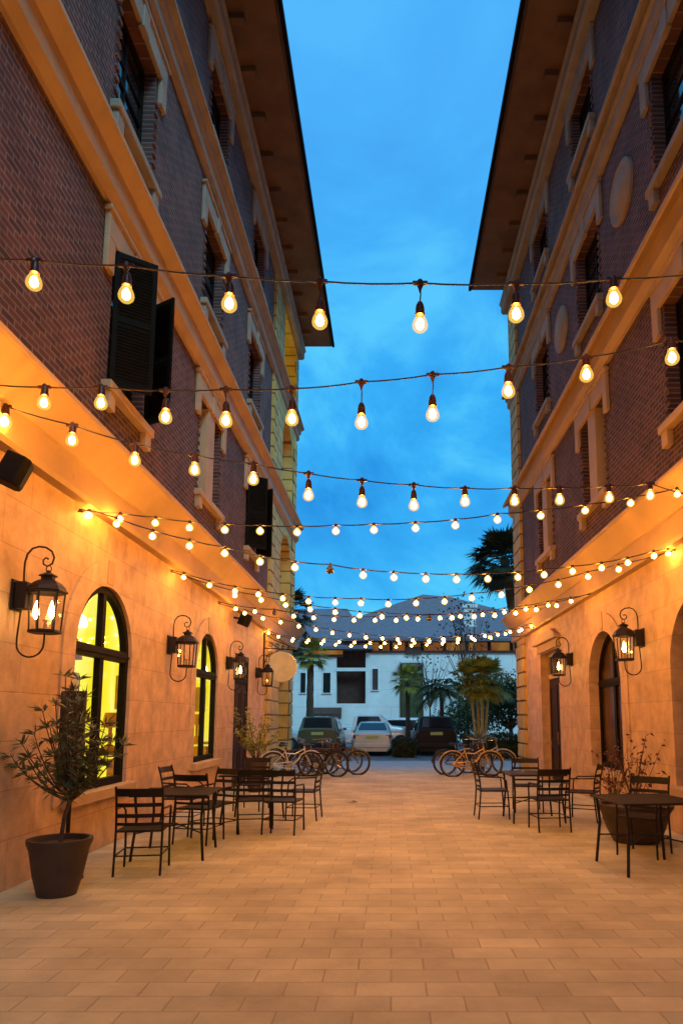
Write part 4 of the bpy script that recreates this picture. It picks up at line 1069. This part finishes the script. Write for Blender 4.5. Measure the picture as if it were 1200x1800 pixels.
# ------------------------------------------------------------------ cars
def car(name, label, cat, paint, loc, rz, kind='sedan', Lg=4.6, Wd=1.78, Ht=1.45, rear=True):
    """local x = forward"""
    r = thing(name, label, cat, loc, R(rz))
    h = Lg / 2; w = Wd / 2
    if kind == 'sedan':
        st = [(-h, .80, .62, .90, .80), (-h + .12, .92, .60, 1.02, .86), (-h + .55, .98, .60, 1.06, .88), (-h + 1.25, 1, .60, Ht - .06, .70), (-h + 1.9, 1, .60, Ht, .70), (-h + 2.5, 1, .60, Ht - .03, .70), (-h + 3.25, 1, .60, 1.02, .84), (h - .4, .96, .58, .88, .80), (h - .05, .86, .52, .74, .72), (h, .78, .48, .62, .66)]
    elif kind == 'suv':
        st = [(-h, .88, .75, 1.10, .84), (-h + .10, .95, .75, 1.18, .86), (-h + .35, .99, .75, Ht - .04, .74), (-h + .8, 1, .75, Ht, .76), (-h + 2.0, 1, .75, Ht, .76), (-h + 2.7, 1, .75, Ht - .05, .74), (-h + 3.3, 1, .72, 1.15, .84), (h - .4, .97, .70, 1.05, .82), (h - .05, .9, .6, .9, .76), (h, .84, .5, .75, .7)]
    else:   # pickup
        st = [(-h, .94, .75, 1.05, .93), (-h + .05, .98, .75, 1.08, .95), (-h + 2.0, 1, .75, 1.08, .95), (-h + 2.05, 1, .75, Ht - .15, .78), (-h + 2.3, 1, .75, Ht, .76), (-h + 3.5, 1, .75, Ht - .03, .76), (-h + 4.1, 1, .75, 1.2, .88), (h - .35, .97, .72, 1.10, .84), (h, .9, .6, .9, .78)]
    b = MB(); nsec = None
    for (x, ws, zb, zt, wt) in st:
        W2 = w * ws; g0 = .22
        belt = min(zt - .03, 1.0 if kind != 'sedan' else .92)
        sec = [(0, g0), (W2 * .85, g0), (W2 * .97, g0 + .12), (W2, zb), (W2 * .985, (zb + belt) / 2), (W2 * .94, belt), (w * wt * ws if zt > belt + .1 else W2 * .93 * (wt + .1 if wt < .85 else 1), zt - .05), (w * wt * ws * .88, zt), (0, zt + .015)]
        full = sec + [(-a, z) for a, z in sec[-2:0:-1]]
        k = len(b.v); nsec = len(full)
        b.v += [Vector((x, a, z)) for a, z in full]
        if k:
            for j in range(nsec):
                j2 = (j + 1) % nsec
                b.f.append((k - nsec + j, k - nsec + j2, k + j2, k + j))
        else: b.f.append(tuple(range(nsec)))
    b.f.append(tuple(range(len(b.v) - nsec, len(b.v)))[::-1])
    body = b.build('body', paint, r, smooth=True, world=False, bevel=.012)
    # windows set a hair proud of the body
    S = {round(x[0], 4): x for x in st}
    def rim(i, f=1.0):
        x, ws, zb, zt, wt = st[i]; return x, w * wt * ws * .88, zt
    def strip(i, j, lo, hi, name='window'):      # glazing between two stations across the roof slope
        xa, wa, za = rim(i); xb, wb, zb_ = rim(j)
        def P(t, sgn):
            x = xa + (xb - xa) * t; z = za + (zb_ - za) * t; ww = (wa + (wb - wa) * t) * .94
            nx, nz_ = -(zb_ - za), (xb - xa); ln = math.hypot(nx, nz_); nx, nz_ = nx / ln * math.copysign(1, nz_), abs(nz_) / ln
            return (x + nx * .03, sgn * ww, z + nz_ * .03)
        m_ = MB(); m_.quad(P(lo, -1), P(lo, 1), P(hi, 1), P(hi, -1)); m_.v += [v - Vector((0, 0, .012)) for v in m_.v[:4]]; m_.f.append((7, 6, 5, 4))
        return m_.build(name, M['carglass'], r, world=False)
    if kind == 'sedan': strip(2, 3, .08, .92, 'rear_window'); strip(5, 6, .08, .92, 'windscreen'); side = (-h + .95, -h + 2.95); zb0, zt0 = .96, Ht - .12
    elif kind == 'suv': strip(1, 2, .05, .9, 'rear_window'); strip(5, 6, .08, .92, 'windscreen'); side = (-h + .55, -h + 3.0); zb0, zt0 = 1.06, Ht - .13
    else: strip(5, 6, .08, .92, 'windscreen'); side = (-h + 2.2, -h + 3.75); zb0, zt0 = 1.06, Ht - .13
    for sg in (-1, 1):
        m_ = MB(); y0_, y1_ = w * .955, w * .80
        in_ = .28 if kind != 'pickup' else .1
        m_.add([(side[0], sg * y0_, zb0), (side[1], sg * y0_, zb0), (side[1] - .35, sg * y1_, zt0), (side[0] + in_, sg * y1_, zt0)], [(0, 1, 2, 3)])
        m_.add([(side[0], sg * (y0_ - .015), zb0), (side[1], sg * (y0_ - .015), zb0), (side[1] - .35, sg * (y1_ - .015), zt0), (side[0] + in_, sg * (y1_ - .015), zt0)], [(3, 2, 1, 0)])
        m_.build('side_window', M['carglass'], r, world=False)
        z_ = .82 if kind == 'sedan' else .98
        m_ = MB(); m_.box((-h + .06, sg * w * .70, z_), (.10, .36, .15)); m_.build('tail_light', M['taill'], r, world=False, bevel=.02)
        m_ = MB(); m_.box((h - .06, sg * w * .66, .68), (.12, .30, .12)); m_.build('headlight', M['chrome'], r, world=False, bevel=.02)
        m_ = MB(); m_.box((side[1] - .25, sg * (w + .06), zb0 + .04), (.12, .16, .12)); m_.build('wing_mirror', paint, r, world=False, bevel=.02)
        for x in (-h + .85, h - .85):
            rr = .32 if kind == 'sedan' else .37
            m_ = MB(); m_.lathe([(.0, -.11), (rr * .9, -.11), (rr, -.08), (rr, .08), (rr * .9, .11), (0, .11)], (x, sg * (w - .10), rr), 22, 'y'); wh = m_.build('wheel', M['tyre'], r, smooth=True, world=False)
            m_ = MB(); m_.lathe([(0, .112 * sg), (rr * .6, .114 * sg), (rr * .62, .10 * sg)], (x, sg * (w - .10), rr), 16, 'y'); m_.build('rim', M['chrome'], wh, smooth=True, world=False)
    m_ = MB(); m_.box((-h - .015, 0, .80 if kind == 'sedan' else .95), (.02, .52, .13)); m_.build('number_plate', M['plate'], r, world=False)
    m_ = MB(); m_.box((-h + .03, 0, .45), (.16, Wd * .90, .20)); m_.build('bumper', paint if kind == 'sedan' else M['tyre'], r, world=False, bevel=.04)
    m_ = MB(); m_.box((h - .03, 0, .42), (.14, Wd * .84, .18)); m_.build('bumper', paint, r, world=False, bevel=.04)
    return r
c_sil = carpaint('silver_paint', (.72, .75, .68)); c_blk = pmat('black_car_paint', (.008, .010, .012), .4, 0, var=.1, spec=.2); c_wht = carpaint('white_car_paint', (.70, .73, .76)); c_grn = carpaint('pale_olive_paint', (.13, .145, .09))
zg = -.02
car('parked_car', 'silver sedan parked with its rear and green number plate to the viewer', 'car', c_sil, (-.80, 31.6, zg), 90)
car('parked_car', 'olive grey sport utility car behind the left bicycles, rear to the viewer', 'car', c_grn, (-3.15, 31.9, zg), 90, 'suv', 4.7, 1.85, 1.68)
car('parked_car', 'black sport utility car right of the silver sedan, beside the hedge', 'car', c_blk, (1.95, 31.9, zg), 90, 'suv', 4.7, 1.85, 1.68)
car('pickup_truck', 'white pickup truck broadside behind the silver sedan', 'pickup truck', c_wht, (-1.35, 37.2, zg), 0, 'pickup', 5.4, 1.95, 1.82)
car('parked_car', 'white car parked beyond the pickup, showing right of the silver sedan', 'car', c_wht, (.05, 39.6, zg), -165, 'suv', 4.5, 1.8, 1.62)
car('parked_car', 'white car mostly hidden by the corner of the left building', 'car', c_wht, (-6.4, 35.5, zg), 0, 'sedan', 4.5, 1.8, 1.45)

# ------------------------------------------------------------------ white house across the road
YH = 45.0
def HX(u, Y=YH): return at(u, 1262, Y).x
def HZ(v, Y=YH): return at(687, v, Y).z
r = thing('white_house', 'white rendered house with slate hipped roof across the road', 'house', (0, YH, 0))
b = MB()
b.bx(HX(440), HX(590), YH, YH + 9, 0, HZ(1152)); b.bx(HX(642), HX(985), YH, YH + 9, 0, HZ(1146)); b.bx(HX(590), HX(642), YH, YH + .5, 0, HZ(1237)); b.bx(HX(590), HX(642), YH - .02, YH + .3, HZ(1180), HZ(1174))
b.build('wall', M['housew'], r)
b = MB(); b.bx(HX(590), HX(642), YH + .8, YH + 1.0, HZ(1240), HZ(1132)); b.build('timber_bay', M['houseb'], r)
b = MB()
for k in range(12): x = HX(592 + k * 4.4); b.bx(x, x + .04, YH + .74, YH + .8, HZ(1237), HZ(1182))
b.build('balcony_screen', M['houseb'], r)
b = MB(); b.bx(HX(646), HX(990), YH + .4, YH + .6, HZ(1146), HZ(1118)); b.bx(HX(530), HX(600), YH + .4, YH + .6, HZ(1152), HZ(1134)); b.build('clerestory', M['clere'], r)
b = MB()
for u in (646, 665, 684, 712, 740, 780, 820, 860, 900, 940): b.bx(HX(u), HX(u) + .22, YH + .25, YH + .4, HZ(1146), HZ(1118))
b.bx(HX(642), HX(990), YH - .12, YH + .3, HZ(1148), HZ(1144)); b.bx(HX(440), HX(602), YH - .12, YH + .3, HZ(1155), HZ(1151)); b.bx(HX(713), HX(740), YH - .2, YH + .3, HZ(1151), HZ(1138))
b.build('eave_trim', M['houseb'], r)
b = MB()
ze = HZ(1122, YH - .6); ze2 = HZ(1136, YH - .6)
def roof(x0, x1, y0, y1, z0, z1, hip, th=.18):
    ym = (y0 + y1) / 2
    b.add([(x0, y0, z0), (x1, y0, z0), (x1, y1, z0), (x0, y1, z0), (x0 + hip, ym, z1), (x1 - hip, ym, z1), (x0, y0, z0 - th), (x1, y0, z0 - th), (x1, y1, z0 - th), (x0, y1, z0 - th)],
          [(0, 1, 5, 4), (1, 2, 5), (2, 3, 4, 5), (3, 0, 4), (6, 7, 1, 0), (7, 8, 2, 1), (8, 9, 3, 2), (9, 6, 0, 3), (9, 8, 7, 6)])
roof(HX(600), HX(1060), YH - .6, YH + 9.6, ze, HZ(1078, YH + 4.5), 2.2)
roof(HX(380), HX(655), YH - .5, YH + 9, ze2, HZ(1070, YH + 4.2), 2.0)
ypk = YH + 8
b.add([(HX(560, ypk), YH + 5, HZ(1110, YH + 5)), (HX(1010, ypk), YH + 5, HZ(1110, YH + 5)), (HX(1010, ypk), YH + 14, HZ(1110, YH + 5)), (HX(560, ypk), YH + 14, HZ(1110, YH + 5)), (HX(745, ypk), YH + 8.5, HZ(1045, YH + 8.5)), (HX(798, ypk), YH + 8.5, HZ(1050, YH + 8.5))],
      [(0, 1, 5, 4), (1, 2, 5), (2, 3, 4, 5), (3, 0, 4)])
b.build('roof', M['houser'], r)
b = MB(); b.bx(HX(817, YH + 2), HX(838, YH + 2), YH + 1.6, YH + 2.6, HZ(1150), HZ(1062)); b.bx(HX(814, YH + 2), HX(841, YH + 2), YH + 1.5, YH + 2.7, HZ(1070, YH + 2), HZ(1064, YH + 2)); b.build('chimney', M['housew'], r)
for (u0, u1, v0, v1) in ((527, 536, 1183, 1217), (567, 580, 1183, 1217), (654, 664, 1176, 1212), (470, 482, 1183, 1217), (636.5, 641, 1252, 1258)):
    if v1 - v0 < 10: continue
    b = MB(); x0, x1, z0, z1 = HX(u0), HX(u1), HZ(v1), HZ(v0)
    b.bx(x0 - .05, x0, YH - .06, YH + .02, z0 - .05, z1 + .05); b.bx(x1, x1 + .05, YH - .06, YH + .02, z0 - .05, z1 + .05); b.bx(x0, x1, YH - .055, YH + .02, z1, z1 + .05); b.bx(x0 - .08, x1 + .08, YH - .09, YH + .02, z0 - .10, z0 - .051)
    w_ = b.build('window', M['housew'], r)
    b = MB(); b.bx(x0, x1, YH - .03, YH - .005, z0 - .05, z1); b.build('pane', M['darkglass'], w_)
b = MB(); b.bx(HX(706), HX(741), YH - .05, YH - .01, HZ(1262), HZ(1172)); dr = b.build('door', M['leaf2'], r)
b = MB(); b.bx(HX(703), HX(706), YH - .09, YH, HZ(1262), HZ(1168)); b.bx(HX(741), HX(744), YH - .09, YH, HZ(1262), HZ(1168)); b.build('door_frame', M['houseb'], dr)
b = MB(); b.bx(HX(704), HX(745), YH - .9, YH, HZ(1167), HZ(1162)); b.build('canopy', M['housew'], r)
b = MB(); b.prism([(0, HZ(1262)), (-1.2, HZ(1262)), (-1.2, HZ(1255)), (0, HZ(1244))], lambda a_, c_, t: (t, YH + a_, c_), HX(548), HX(600)); b.build('lean_to_roof', M['houseb'], r)
# far trees that close the view behind the house
for (u, v, Y, rd, lab) in ((470, 1150, 62, 4.5, 'far dark tree behind the left end of the white house'), (960, 1130, 64, 5, 'far dark tree behind the right end of the white house')):
    p_ = at(u, v, Y); crown_tree('leafy_tree', lab, p_.x, Y, 0, p_.z - 1, rd, 3500, 'leaf2', .45, .3, clumps=16)
# one dry leaf lying on the paving
p_ = at(620, 1403, 13.4)
b = MB(); b.add([(p_.x - .10, 13.3, .004), (p_.x - .02, 13.25, .03), (p_.x + .10, 13.32, .008), (p_.x + .02, 13.40, .03)], [(0, 1, 3), (1, 2, 3)])
tag(b.build('fallen_leaf', M['twig']), 'single dry brown leaf lying on the open paving', 'leaf')
